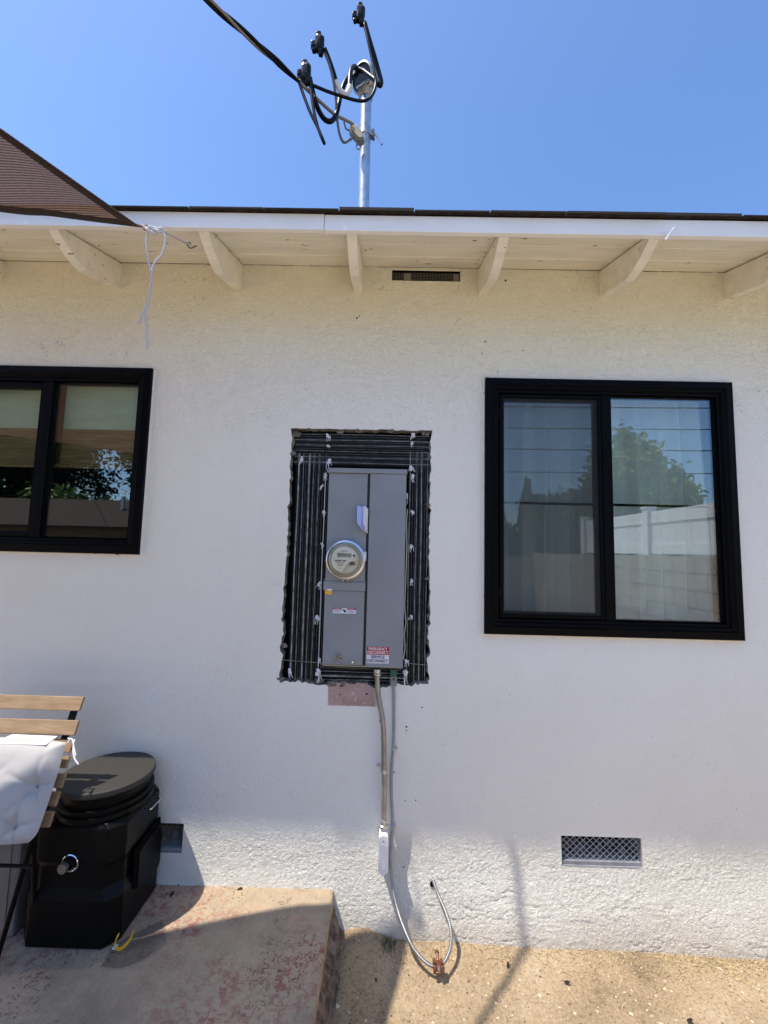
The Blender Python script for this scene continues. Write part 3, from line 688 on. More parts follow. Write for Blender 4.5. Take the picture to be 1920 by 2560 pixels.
# bark chips (countable dark bits)
def chip(px, py, z, ln, rot, label):
    p = atz(px, py, z); s = random.uniform(.7, 1.1); bm = bmesh.new(); bmesh.ops.create_icosphere(bm, subdivisions=2, radius=1)
    rr = random.Random(px)
    for v in bm.verts:
        v.co = Vector((v.co.x*ln*.5, v.co.y*ln*.22, v.co.z*ln*.12+ln*.08*math.sin(v.co.x*2)))*(.75+.5*rr.random())
    M = Matrix.Translation(p+Vector((0, 0, ln*.10))) @ Matrix.Rotation(rot, 4, 'Z')
    o = MB().bm(bm, M).build('bark_chip', barkm); tag(o, label, 'bark chip', 'dark bark chips lying about')
G_ = .01
for a in [(367, 1906, .2, .022, .6, 'small dark bark chip on the slab next to the black box'), (392, 1908, .2, .036, .9, 'longer dark bark chip on the slab by the wall, left of the sunlit patch'),
          (371, 1933, .2, .026, 1.4, 'dark bark chip on the shaded slab beside the black box side'), (518, 1921, .2, .024, .3, 'brown bark chip in the sunlit corner of the slab'),
          (781, 2000, G_, .030, .9, 'dark bark chip on the dirt at the slab corner'), (778, 2085, G_, .030, 1.3, 'narrow dark bark chip in the shade near the slab side'),
          (826, 2086, G_, .032, .7, 'dark bark chip on shaded dirt left of the cable loop'), (812, 2120, G_, .022, 1.7, 'small dark bark chip low in the shade near the slab side'),
          (1067, 2041, G_, .026, -.8, 'grey brown bark chip on sunlit dirt right of the cable loop'), (1225, 2122, G_, .024, -.4, 'dark curled bark chip alone on sunlit dirt below the right vent'),
          (1097, 2085, G_, .024, 1.1, 'dark bark chip lying in the thin cable shadow'), (957, 2015, G_, .016, -.9, 'tiny brown bark chip on dirt inside the cable loop'),
          (1490, 2205, G_, .024, .2, 'dark bark chip at the bottom edge of the photo')]: chip(*a)

# ================================================================== LATH IN THE OPENING
def lath(x0, x1, z0, z1, y, vert, label, nr=6):
    t = tag(empty('metal_lath'), label, 'metal lath', 'sheets of metal lath in the wall opening')
    m = MB(); r = MB(); W = (x1-x0) if vert else (z1-z0); Lg = (z1-z0) if vert else (x1-x0)
    def P(u, v, yy): return (x0+u, yy, z0+v) if vert else (x0+v, yy, z0+u)
    step = .0074; cw = .0120; nc = max(1, int(W/cw)); th = .0008
    for c in range(nc):
        u0 = c*cw; u1 = min(W, u0+cw-.0022); sg = 1 if c % 2 else -1
        for k in range(int(Lg/step)):
            v = k*step; v1 = v+sg*.0038
            m.add([P(u0, v, y), P(u1, v1, y-.002), P(u1, v1+th, y-.002), P(u0, v+th, y)], [(0, 1, 2, 3)])
        m.add([P(u1, 0, y-.001), P(u1+.0016, 0, y-.001), P(u1+.0016, Lg, y-.001), P(u1, Lg, y-.001)], [(0, 1, 2, 3)])
    m.build('mesh_strands', lathm, t)
    for k in range(nr):
        u = W*(k+.5)/nr+random.uniform(-.009, .009); rad = random.choice([.0010, .0014, .0020, .0036])
        pts = [P(u+.0012*math.sin(v*9+k), v, y-.006) for v in np.linspace(-.003, Lg+.003, 14)]
        r.tube(pts, rad, 6)
    r.build('rib_wire', ribm, t)
lath(-.456, -.298, 1.070, 2.140, .020, True, 'vertical metal lath strip left of the grey meter panel', 6)
lath(.090, .192, 1.080, 2.160, .020, True, 'vertical metal lath strip right of the grey meter panel', 4)
lath(-.462, .186, 2.085, 2.245, .012, False, 'horizontal metal lath strip above the grey meter panel', 6)
lath(-.300, .095, 1.070, 1.165, .016, False, 'horizontal metal lath strip below the grey meter panel', 5)
# cross wires
cw = tag(empty('tie_rod'), 'two thin horizontal wires crossing the lower lath strips', 'wire')
for (a, b) in [((606, 1425), (694, 1432)), ((872, 1432), (925, 1437))]: MB().tube([at(*a, .006), at(*b, .006)], .0014, 6).build('wire', ribm, cw)
# white knots of tie wire and residue
def knot(px, py, s, label, drip=0):
    p = at(px, py, 0); rr = random.Random(px*7+py); m = MB(); base = p+Vector((0, -.002, 0))
    for k in range(4):
        bm = bmesh.new(); bmesh.ops.create_icosphere(bm, subdivisions=2, radius=s*rr.uniform(.45, .8)); c = base+Vector((rr.uniform(-1, 1)*s*.6, rr.uniform(-.3, .1)*s, rr.uniform(-1, .9)*s))
        for v in bm.verts: v.co = v.co*(.6+.7*rr.random())+c
        m.bm(bm)
    for k in range(3+drip):
        a = base+Vector((rr.uniform(-1, 1)*s, 0, 0)); b = a+Vector((rr.uniform(-1, 1)*s, -.003, -s*rr.uniform(1.5, 3.2+drip))); m.tube([a, (a+b)/2+Vector((rr.uniform(-1, 1)*s*.5, 0, 0)), b], .0012, 5)
    o = m.build('tie_wire_knot', whiteplast); tag(o, label, 'tie wire knot', 'white daubed tie wire knots on the lath')
KN = [(709, 941, .010, 'knot at the top left of the upper lath strip'), (710, 962, .006, 'small knot just under the top left knot'), (892, 940, .010, 'knot at the top right of the upper lath strip'),
      (890, 958, .007, 'small knot just under the top right knot'), (650, 992, .011, 'knot at the left end of the thick wire above the left lath'), (709, 997, .012, 'knot at the top left corner of the grey panel'),
      (889, 1010, .010, 'knot at the top right corner of the grey panel'), (892, 1030, .010, 'ragged knot right of the panel top'), (703, 1028, .009, 'knot left of the panel top, under the corner knot'),
      (696, 1050, .007, 'pointed knot on the left lath near the panel top'), (700, 1108, .009, 'oval knot left of the paper slip'), (891, 1104, .009, 'knot on the right lath level with the paper slip'),
      (696, 1178, .008, 'knot left of the meter top'), (889, 1180, .009, 'knot on the right lath level with the meter'), (690, 1262, .009, 'knot left of the yellow tag'),
      (888, 1255, .009, 'knot on the right lath level with the yellow tag'), (686, 1335, .011, 'large ragged knot left of the warning sticker'), (888, 1333, .008, 'knot on the right lath level with the warning sticker'),
      (690, 1424, .008, 'knot at the bottom left corner of the panel'), (688, 1450, .013, 'big white clump at the lower left of the panel'), (627, 1450, .009, 'knot low on the far left lath'),
      (878, 1430, .010, 'knot at the bottom right corner of the panel'), (876, 1456, .013, 'big dripping white clump at the lower right of the panel')]
for px, py, s, l in KN: knot(px, py, s, 'white '+l, 2 if s > .011 else 0)
# white bead of residue along the left side of the panel
o = MB().tube([at(x, y, -.002) for x, y in [(704, 1020), (702, 1060), (700, 1120), (697, 1180), (694, 1250), (692, 1310), (689, 1400), (687, 1440)]], .0016, 6).build('corner_wire', whiteplast); tag(o, 'white spattered wire running down beside the left edge of the panel', 'wire')
o = MB().tube([at(x, y, -.006) for x, y in [(880, 1100), (878, 1130), (879, 1180), (876, 1260), (874, 1310), (877, 1345), (873, 1370), (875, 1400), (871, 1425)]], .0022, 6).build('caulk_drip', mat('cream_caulk', (.6, .56, .46), .7)); tag(o, 'cream caulk dribbled along the right edge of the panel', 'caulk')

# ================================================================== METER PANEL
PX0, PX1, PZ0, PZ1 = -.2895, .0800, 1.160, 2.062; SM = -.0975
pan = tag(empty('meter_panel'), 'tall grey steel electrical meter and breaker panel set in the wall opening', 'electrical panel')
MB().box((PX0+.004, -.026, PZ0+.003), (PX1-.002, .03, PZ1-.002), .002).build('enclosure', greysteel, pan)
MB().box((PX0, -.047, PZ1-.020), (PX1+.002, -.0005, PZ1+.002), .0025).build('rain_lip', greysteel, pan)
zb1 = at(745, 1258, -.05).z; zb0 = at(745, 1276, -.05).z
o = MB().box((PX0+.003, -.037, zb1-.004), (SM-.006, -.02, PZ1-.021), .002).build('upper_cover', greysteel, pan)
m = MB(); m.prism([(-.024, zb1+.012), (-.044, zb1+.002), (-.047, zb1-.004), (-.047, zb0), (-.024, zb0)], 0, PX0-.003, SM-.003); m.build('drip_band', greysteel, pan)
MB().box((PX0+.003, -.039, PZ0+.002), (SM-.006, -.02, zb0-.0015), .002).build('lower_cover', greysteel, pan)
MB().box((SM+.006, -.043, PZ0-.004), (PX1-.001, -.02, PZ1-.021), .0025).build('breaker_door', greysteel, pan)
MB().box((SM-.0055, -.0275, PZ0+.004), (SM+.0055, -.026, PZ1-.021)).build('seam_gap', ink, pan)
# hasp, knockout, screw, latch
o = MB(); h0 = at(722, 1432, -.041); h1 = at(727, 1412, -.043); h2 = at(736, 1421, -.043)
o.tube([h0, h1], .0055, 4); o.box(h1-Vector((.008, .002, .004)), h1+Vector((.010, .002, .004)), .001)
o.lathe([(.0055, 0), (.0115, 0), (.0115, .003), (.0055, .003), (.0055, 0)], h2, (0, -1, 0), 18); o.tube([h1, h2], .0035, 4)
o.build('hasp', mat('hasp_zinc', (.30, .29, .27), .45, .6), pan)
p = at(762, 1430, -.041); MB().lathe([(0, .006), (.005, .006), (.0072, .003), (.0075, 0)], p, (0, -1, 0), 16).build('screw', chrome, pan)
p = at(740, 1434, -.040); MB().box(p-Vector((.016, .002, .004)), p+Vector((.016, 0, .004)), .001).build('knockout', greysteel, pan)
p = at(882, 1072, -.03); m = MB(); m.box((PX1+.0005, -.030, p.z-.011), (PX1+.0075, -.020, p.z+.014), .001); m.tube(spline([(PX1+.004, -.028, p.z-.011), (PX1+.005, -.030, p.z-.03), (PX1+.001, -.036, p.z-.040)], 5), .0016, 6); m.build('side_latch', galv, pan)
m = MB(); m.tube([(PX0+.004, -.02, PZ0-.006), (SM, -.02, PZ0-.007), (PX1-.002, -.02, PZ0-.008)], .0035, 6); m.build('bottom_rail', mat('cream_rail', (.45, .42, .33), .6), pan)

def text(body, size, loc, mt, name, parent, bold=.0, wide=1.0, thick=.0004, align='CENTER'):
    c = bpy.data.curves.new('txt', 'FONT'); c.body = body; c.size = size; c.align_x = align; c.align_y = 'CENTER'; c.offset = bold; c.extrude = thick/2; c.space_character = 1.02; c.resolution_u = 3
    o = bpy.data.objects.new('txt', c); COL.objects.link(o); dg = bpy.context.evaluated_depsgraph_get(); me = bpy.data.meshes.new_from_object(o.evaluated_get(dg)); bpy.data.objects.remove(o)
    M = Matrix.Translation(loc) @ Matrix.Rotation(R(90), 4, 'X') @ Matrix.Diagonal((wide, 1, 1, 1)); me.transform(M)
    me.materials.clear(); me.materials.append(mt); o = bpy.data.objects.new(name, me); COL.objects.link(o); o.parent = parent; return o
# emergency disconnect label
a = at(793, 1396, -.044); b = at(840, 1434, -.044); lx0, lx1 = a.x, b.x-.001; lz1 = a.z-.001; lz0 = b.z+.001; lm = lz1-(lz1-lz0)*.485
m = MB(); m.box((lx0-.0005, -.0440, lz0-.0005), (lx1+.0005, -.0434, lz1+.0005)); lab = m.build('disconnect_label', labelwhite, pan); sub(lab, 'red and white emergency disconnect label')
MB().box((lx0, -.0446, lm), (lx1, -.0438, lz1)).build('red_half', red, lab)
hh = (lz1-lm); cx = (lx0+lx1)/2; sw = (lx1-lx0)
for s_, z, mt, wd in [('EMERGENCY', lz1-hh*.29, txtwhite, .86), ('DISCONNECT', lz1-hh*.74, txtwhite, .94), ('SERVICE', lm-(lm-lz0)*.27, ink, .62), ('DISCONNECT', lm-(lm-lz0)*.73, ink, .94)]:
    o = text(s_, hh*.50, (0, 0, 0), mt, 'lettering', lab, bold=.00035); me = o.data
    xs_ = [v.co.x for v in me.vertices]; k = sw*wd/(max(xs_)-min(xs_)); me.transform(Matrix.Diagonal((k, 1, 1, 1))); me.transform(Matrix.Translation((cx-(max(xs_)+min(xs_))*k/2, -.0448, z)))
# warning sticker
a = at(719, 1313, -.040); b = at(769, 1326, -.040); x0, x1, z1, z0 = a.x, b.x, a.z-.0005, b.z; w_ = x1-x0; h_ = z1-z0
m = MB(); m.box((x0, -.0398, z0), (x1, -.0392, z1)); st = m.build('warning_sticker', labelwhite, pan); sub(st, 'white warning sticker with two red headers')
MB().box((x0, -.0402, z1-h_*.30), (x0+w_*.38, -.0397, z1)).build('red_header', red, st); MB().box((x1-w_*.38, -.0402, z1-h_*.30), (x1, -.0397, z1)).build('red_header', red, st)
text('DANGER', h_*.24, (x0+w_*.21, -.0405, z1-h_*.15), txtwhite, 'lettering', st, .0001); text('PELIGRO', h_*.24, (x1-w_*.17, -.0405, z1-h_*.15), txtwhite, 'lettering', st, .0001)
m = MB()
for sx0, sx1 in ((x0+.003, x0+w_*.36), (x1-w_*.36, x1-.003)):
    m = MB()
    for r_ in range(4): m.box((sx0, -.0402, z1-h_*(.42+.12*r_)), (sx1-random.uniform(0, .012), -.0397, z1-h_*(.42+.12*r_)-h_*.04))
    m.build('small_print', mat('print_blue_grey', (.16, .17, .26), .6), st)
m = MB(); m.lathe([(0, .0008), (h_*.24, .0008), (h_*.26, 0)], ((x0+x1)/2+.002, -.0397, (z0+z1)/2-.001), (0, -1, 0), 14); m.box(((x0+x1)/2-.009, -.0403, z1-h_*.45), ((x0+x1)/2-.003, -.0397, z1-h_*.2)); m.build('hazard_symbol', ink, st)
for k_, xx in ((0, x0+.004), (1, x1-w_*.38+.004)):
    m = MB(); m.prism([(xx, z1-h_*.24), (xx+.0045, z1-h_*.24), (xx+.00225, z1-h_*.06)], 1, -.0405, -.040); m.build('hazard_triangle', txtwhite, st)

# electric meter
mc = at(745.5, 1209.5, -.085); mr = .0885
met = tag(empty('electric_meter'), 'round glass electric meter with beige dial plugged into the grey panel', 'electric meter')
yb = -.037
m = MB(); o0 = Vector((mc.x, yb, mc.z))
m.lathe([(mr-.014, .0), (mr, .001), (mr+.001, .006), (mr+.001, .034), (mr-.002, .037), (mr-.009, .038), (mr-.010, .030), (mr-.012, .006)], o0, (0, -1, 0), 64)
m.build('sealing_ring', alu, met, autos=40)
m = MB(); q = o0+Vector((mr*.965, -.02, mr*.22)); m.box(q+Vector((-.004, -.014, -.022)), q+Vector((.009, .008, .020)), .002); m.cyl(q+Vector((.004, -.012, .012)), q+Vector((.004, -.019, .012)), .004, 10); m.build('ring_clasp', alu, met)
m = MB()
for k in (-.011, .012): m.lathe([(0, .008), (.004, .007), (.0055, 0)], o0+Vector((k, -.004, -mr-.006)), (0, -1, 0), 12)
m.build('seal_screw', galv, met)
m = MB(); m.lathe([(mr-.013, .004), (mr-.013, .042), (mr-.019, .046), (mr-.022, .040), (.0, .040)], o0, (0, -1, 0), 64); m.build('base', tan, met, autos=40)
m = MB()
for k in range(3): m.lathe([(mr-.017-.004*k, .0465+.003*k), (mr-.018-.004*k, .0485+.003*k), (mr-.0195-.004*k, .0465+.003*k)], o0, (0, -1, 0), 64)
m.build('inner_rings', mat('amber_plastic', (.60, .56, .44), .3), met, autos=60)
# dial: disc with lower-right cut away
pts = []; rd = .0585; off = (-.004, .002)
for k in range(60):
    a_ = R(-100)-k/59*R(248)
    pts.append((off[0]+rd*math.cos(a_), off[1]+rd*math.sin(a_)))
pts += [(off[0]+.054, -.002), (off[0]+.030, -.006), (off[0]+.010, -.024), (off[0]-.001, -.040)]
m = MB(); m.prism([(o0.x+a_, o0.z+b_) for a_, b_ in pts], 1, yb-.056, yb-.052); dl = m.build('dial_plate', dial, met)
m = MB(); m.lathe([(0, .0505), (rd+.004, .0505), (rd+.006, .046)], o0, (0, -1, 0), 48); m.build('dial_backing', mat('dial_backing', (.52, .50, .40), .5), met)
yd = yb-.0562
MB().box((o0.x-.035, yd-.0008, o0.z+.012), (o0.x+.029, yd, o0.z+.030), .0003).build('display', lcd, dl)
text('88.888', .0135, (o0.x-.003, yd-.0009, o0.z+.021), mat('lcd_digit', (.13, .135, .09), .4), 'digits', dl)
m = MB(); m.lathe([(0, .001), (.0058, .001), (.006, 0)], (o0.x+.040, yd, o0.z+.020), (0, -1, 0), 16)
hp = [(o0.x+.034+.0125*math.cos(t), o0.z-.0225+.0145*math.sin(t)) for t in np.linspace(0, math.pi, 14)]
m.build('optical_port', ink, dl); m = MB(); m.prism(hp, 1, yd+.003, yd-.0006); m.build('half_round_window', mat('smoked_plastic', (.07, .065, .06), .3), met)
m = MB(); rr = random.Random(3)
m.box((o0.x-.018, yd-.0005, o0.z+.0385), (o0.x+.011, yd, o0.z+.0410))
m.box((o0.x-.060, yd-.0004, o0.z+.0075), (o0.x+.050, yd, o0.z+.0081))
for xx, wd in [(-.045, .010), (-.032, .015), (-.011, .015)]: m.box((o0.x+xx, yd-.0005, o0.z-.0055), (o0.x+xx+wd, yd, o0.z-.0005))
m.box((o0.x-.042, yd-.0005, o0.z-.0115), (o0.x+.0, yd, o0.z-.0090))
for k in range(3): m.box((o0.x-.031+k*.010, yd-.0005, o0.z-.0205), (o0.x-.027+k*.010, yd, o0.z-.0165))
m.box((o0.x-.034, yd-.0005, o0.z-.0255), (o0.x-.008, yd, o0.z-.0235)); m.box((o0.x-.033, yd-.0005, o0.z-.0365), (o0.x-.012, yd, o0.z-.0355)); m.box((o0.x-.030, yd-.0005, o0.z-.0395), (o0.x-.014, yd, o0.z-.0387))
m.build('dial_print', dgrey, dl)
m = MB()
for a_ in (40, 140, 225, 318):
    c_, s_ = math.cos(R(a_)), math.sin(R(a_)); A = o0+Vector((c_*.059, -.055, s_*.059)); B = o0+Vector((c_*.071, -.055, s_*.071)); m.tube([A, B], .0011, 5)
m.build('dial_clip', mat('pale_clip', (.62, .56, .42), .4), met)
m = MB(); m.lathe([(mr-.009, .034), (mr-.0115, .075), (mr-.016, .088), (mr-.028, .096), (mr-.05, .099), (0.0001, .100)], o0, (0, -1, 0), 64); m.build('glass_cover', clearglass, met, smooth=True)

# folded paper slipped into the panel seam
A = at(770, 1091, -.062)
def paper_slip():
    z1 = at(770, 1091, -.06).z; z0 = at(783, 1152, -.05).z; xr_ = SM+.001; pts = []
    us = np.linspace(0, 1, 14); vs_ = np.linspace(0, 1, 14); vs = []; fs = []
    for v in vs_:
        for u in us:
            x = xr_-(.052-.004*v-.016*max(0, v-.75)*u*4)*u; yy = -.045-.030*math.sin(u*math.pi*.55)*(.35+.65*v)-.004
            z = z1-(z1-z0)*v-.014*(1-u)*(1-v)+.026*u*v*v
            vs.append((x, yy, z))
    n = 14
    for j in range(13):
        for i in range(13): fs.append((j*n+i, j*n+i+1, (j+1)*n+i+1, (j+1)*n+i))
    o = link_mesh('paper_slip', vs, fs, mat('blue_white_paper', (.42, .50, .85), .6), smooth=True)
    s = o.modifiers.new('s', 'SOLIDIFY'); s.thickness = .0006
    tag(o, 'folded blue and white paper slip tucked into the seam above the meter', 'paper')
    for k in range(2):
        q = [(x+(xr_-x)*(.56+.12*k), y-.003*(k+1), z-.002) for (x, y, z) in vs]
        p = link_mesh('inner_fold', q, fs, mat('white_paper', (.80, .77, .77), .6), o, smooth=True); s = p.modifiers.new('s', 'SOLIDIFY'); s.thickness = .0006
paper_slip()
# yellow seal tag
p = at(710, 1276, -.045); tg = tag(empty('seal_tag'), 'small yellow plastic seal tag hanging under the band of the panel', 'tag')
m = MB(); m.box(p+Vector((-.0165, -.001, -.016)), p+Vector((.0165, .002, .009)), .002); m.box(p+Vector((-.0165, -.002, -.016)), p+Vector((-.010, .003, .009)), .001); m.prism([(p.x-.004, p.z-.0155), (p.x+.016, p.z-.0155), (p.x+.004, p.z-.0195)], 1, p.y-.001, p.y+.002); m.build('holder', yel, tg)
m = MB(); m.box(p+Vector((-.009, -.003, -.009)), p+Vector((.0155, -.001, .009)), .0005); c_ = m.build('card', mat('orange_card', (.85, .42, .12), .5), tg)
MB().box(p+Vector((-.006, -.0034, .002)), p+Vector((.014, -.003, .009))).build('white_field', labelwhite, tg)

# ================================================================== CONDUIT + GROUND CABLE
cd = tag(empty('conduit'), 'galvanised conduit bending out of the panel bottom down to a white fitting', 'conduit')
cp = [at(815, 1446, -.030), at(815.5, 1470, -.030), at(817, 1500, -.031), at(821, 1525, -.036), at(826, 1552, -.042), at(828.5, 1580, -.045), at(829.5, 1640, -.045), at(830, 1700, -.045), at(828.5, 1772, -.045)]
MB().tube(spline(cp, 8), .0118, 16).build('pipe', emt, cd, autos=50)
m = MB()
for (px, py, h_, r_) in [(815, 1449, .016, .0165), (815.3, 1456, .006, .0185)]:
    p = at(px, py, -.030); m.lathe([(.0, -h_/2), (r_, -h_/2), (r_, h_/2), (.0, h_/2)], p, (0, 0, 1), 8 if r_ > .017 else 20)
m.build('top_connector', galv, cd, autos=30)
m = MB(); p = at(828, 1778, -.045)
m.lathe([(.0, .016), (.0150, .016), (.0165, .012), (.0165, .004), (.0145, .002), (.0145, -.004), (.0175, -.006), (.0175, -.018), (.014, -.022), (0, -.022)], p, (0, 0, 1), 24); m.build('bottom_connector', alu, cd, autos=30)
# LB fitting body
a = at(827.5, 1796, -.055); b = at(828.5, 1884, -.055); zt_, zb_ = a.z, b.z; xc = (a.x+b.x)/2
def stadium(hw, z0, z1, n=8):
    pts = []
    for k in range(n+1): t = math.pi*k/n; pts.append((xc+hw*math.cos(t), z1-hw*.8+hw*.8*math.sin(t)))
    for k in range(n+1): t = math.pi+math.pi*k/n; pts.append((xc+hw*math.cos(t), z0+hw+hw*math.sin(t)))
    return pts
wf = mat('white_cast_fitting', (.90, .89, .87), .4, bump=.2, bscale=60, dist=.001)
m = MB(); m.prism(stadium(.0205, zb_, zt_), 1, -.070, -.004); lb = m.build('fitting_body', wf, cd); bv = lb.modifiers.new('b', 'BEVEL'); bv.width = .003; bv.segments = 2; bv.limit_method = 'ANGLE'
m = MB(); m.prism(stadium(.0215, zb_+.001, zt_-.004), 1, -.076, -.0702); lc = m.build('fitting_cover', wf, cd); bv = lc.modifiers.new('b', 'BEVEL'); bv.width = .002; bv.segments = 2; bv.limit_method = 'ANGLE'
m = MB(); m.prism(stadium(.0115, zb_+.022, zt_-.038), 1, -.0785, -.076); q = m.build('raised_panel', wf, lc); bv = q.modifiers.new('b', 'BEVEL'); bv.width = .0018; bv.segments = 2; bv.limit_method = 'ANGLE'
m = MB(); m.lathe([(0, .0025), (.0035, .0025), (.0042, 0)], (xc, -.076, zt_-.026), (0, -1, 0), 14); m.build('cover_screw', galv, lc)
# strap
p = at(829.5, 1666, -.045); m = MB(); m.lathe([(.0118, -.007), (.0142, -.007), (.0142, .007), (.0118, .007)], p, (0, 0, 1), 20); m.box((p.x-.034, -.006, p.z-.001), (p.x-.010, -.001, p.z+.013), .001); m.box((p.x-.0145, -.045, p.z-.006), (p.x-.0115, -.002, p.z+.007)); m.cyl((p.x-.027, -.001, p.z+.007), (p.x-.027, -.010, p.z+.007), .004, 10); m.build('strap', galv, cd)

def armoured(pts, r, name, mt, parent, pitch=.0065):
    P_ = spline(pts, 60); L_ = 0; d = [0]
    for i in range(1, len(P_)): L_ += (P_[i]-P_[i-1]).length; d.append(L_)
    n = int(L_/pitch*6); out = []; j = 0
    for k in range(n):
        s = L_*k/(n-1)
        while j < len(d)-2 and d[j+1] < s: j += 1
        f = (s-d[j])/max(1e-9, d[j+1]-d[j]); out.append(P_[j].lerp(P_[j+1], min(1, f)))
    MBo = MB(); MBo.tube(out, r, 10, rf=lambda t: r*(1+.17*math.sin(t*L_/pitch*2*math.pi))); return MBo.build(name, mt, parent, smooth=True)
armm = mat('armoured_cable', (.42, .43, .43), .36, .85, var=.15, vscale=40)
gc = tag(empty('ground_cable'), 'armoured ground cable running down the wall and drooping in a loop on the dirt', 'cable')
pts = [at(851, 1470, -.012), at(851, 1500, -.014), at(850.5, 1600, -.014), at(846, 1660, -.016), at(845.5, 1720, -.016), at(848, 1780, -.016), at(843.5, 1850, -.030), at(848, 1915, -.055), at(862, 1975, -.085),
       Vector((.130, -.125, .085)), Vector((.175, -.165, .062)), Vector((.215, -.185, .056)), Vector((.255, -.180, .062)), Vector((.290, -.135, .080)), Vector((.298, -.095, .115)), Vector((.280, -.072, .165)), Vector((.252, -.050, .212)), Vector((.232, -.012, .243)), Vector((.228, .015, .247))]
CAB = pts
armoured(pts, .0066, 'armour_sheath', armm, gc)
m = MB(); p = at(933, 1911, -.015); m.lathe([(0, .001), (.009, .0), (.0095, -.02)], p+Vector((.0, -.005, .002)), (0, -1, 0), 12); 
hole = m.build('wall_hole', void_black, gc)
m = MB()
for (px, py) in [(851, 1617), (847, 1785)]:
    p = at(px, py, -.012); m.box((p.x-.008, -.021, p.z-.004), (p.x+.016, -.002, p.z+.004), .001); m.cyl((p.x+.012, -.002, p.z), (p.x+.012, -.024, p.z), .003, 8)
m.build('cable_clip', galv, gc)
# green ground bar on the lath
p = at(850, 1462, -.004); gb = tag(empty('ground_bar'), 'small steel bracket with green paint under the right side of the panel', 'ground clamp')
m = MB(); m.box((p.x-.015, -.014, p.z-.040), (p.x+.015, -.008, p.z+.034), .001); m.box((p.x-.011, -.020, p.z-.038), (p.x+.011, -.014, p.z-.014), .002); m.build('bracket', mat('dull_zinc', (.26, .29, .28), .5, .5, var=.3, vscale=30), gb)
m = MB(); m.box((p.x-.0145, -.0155, p.z+.002), (p.x+.0145, -.0142, p.z+.033), .0005); m.build('green_paint_patch', greenp, gb)
m = MB(); m.lathe([(0, .001), (.0045, .001), (.005, 0)], (p.x+.001, -.0142, p.z-.006), (0, -1, 0), 12); m.build('screw_hole', ink, gb)
# bronze ground clamp on the loop
cl = tag(empty('bronze_clamp'), 'bronze split clamp on the bottom of the cable loop lying near the dirt', 'ground clamp')
c0 = Vector((.235, -.185, .056)); m = MB()
for s_ in (-1, 1):
    m.box(c0+Vector((s_*.014-.006, -.018, -.014)), c0+Vector((s_*.014+.006, .020, .014)), .003)
    m.cyl(c0+Vector((s_*.014, -.006, .010)), c0+Vector((s_*.014, -.006, .022)), .0055, 6)
m.box(c0+Vector((-.012, -.010, -.012)), c0+Vector((.012, .018, .004)), .003); m.box(c0+Vector((-.008, -.016, .004)), c0+Vector((.008, .014, .012)), .003)
m.build('clamp_jaw', copper, cl); m = MB(); m.cyl(c0+Vector((0, .010, .010)), c0+Vector((0, .034, .020)), .0055, 10); m.lathe([(0, .010), (.006, .008), (.008, 0)], c0+Vector((0, .033, .020)), (0, .9, .3), 12); m.build('bolt', copper, cl)
m = MB(); m.cyl(c0+Vector((0, -.014, .008)), c0+Vector((0, -.024, .012)), .006, 10); m.build('steel_screw', galv, cl)

# ================================================================== SERVICE MAST
def cr(x, y): return ((700+x/4.608)/K, (y/4.608)/K)
mast = tag(empty('service_mast'), 'galvanised service mast pipe with weatherhead rising above the roof', 'service mast')
mb_ = at(785, 455, .05); mt_ = at(790.5, 200, .05); dd = (mt_-mb_).normalized(); MB().tube([Vector((mb_.x+.004, .05, 3.05)), mb_, mt_], .030, 24).build('pipe', galv, mast, autos=40)
m = MB(); m.lathe([(.032, 0), (.06, -.02), (.075, -.035)], (mb_.x+.003, .05, 3.29), (0, 0, 1), 24); m.build('roof_flashing', galv, mast)
# weatherhead: hooded cap with dark wire insulator facing the yard
top = at(790, 190, .045); wc = at(*cr(935, 890), .01)
ax = Vector((-.50, -.62, -.28)).normalized()
m = MB()
m.lathe([(.0001, -.080), (.030, -.076), (.052, -.060), (.066, -.035), (.071, -.005), (.070, .018), (.062, .020)], wc+Vector((.012, .02, .012)), ax, 28)
m.tube([mt_+Vector((0, 0, -.035)), mt_+Vector((0, -.002, .02)), wc+Vector((.010, .015, -.01))], .036, 20, rf=lambda t: .036+.010*t)
o = m.build('weatherhead', mat('cast_aluminium', (.55, .55, .52), .45, .6, var=.3, vscale=25), mast, smooth=True); o.scale = (1, 1, 1)
m = MB(); m.lathe([(.0001, .012), (.062, .012), (.062, .004)], wc+Vector((.012, .02, .012)), ax, 24); m.build('wire_insulator', mat('black_bakelite', (.010, .010, .010), .5), mast)
# clamp strap and clevis insulator
p = at(793, 291, .05); m = MB(); m.lathe([(.0305, -.014), (.034, -.014), (.034, .014), (.0305, .014)], (mt_.x-(mt_-mb_).x*.4, .05, p.z), (0, 0, 1), 24)
px_ = mt_.x-(mt_-mb_).x*.4
for s_ in (1,): m.box((px_+.030, .035, p.z-.016), (px_+.052, .045, p.z+.016), .002); m.box((px_+.030, .055, p.z-.016), (px_+.052, .065, p.z+.016), .002); m.cyl((px_+.044, .02, p.z), (px_+.044, .08, p.z), .006, 8)
m.cyl((px_+.046, .03, p.z+.002), at(825, 312, .0), .005, 8); m.box((px_-.05, .01, p.z-.014), (px_-.028, .03, p.z+.014), .002)
cz_ = at(*cr(905, 1690), .0); m.tube([cz_+Vector((.012*math.cos(t), 0, .016*math.sin(t))) for t in np.linspace(0, 6.28, 14)], .004, 6)
m.build('strap_clamp', galv, mast)
a = at(*cr(845, 1500), -.02); b = at(*cr(925, 1590), -.02); dv = (b-a).normalized(); nv = Vector((0, -1, 0))
M = Matrix.Translation(a) @ Matrix((dv, nv.cross(dv) * -1, nv)).transposed().to_4x4()
m = MB(); 
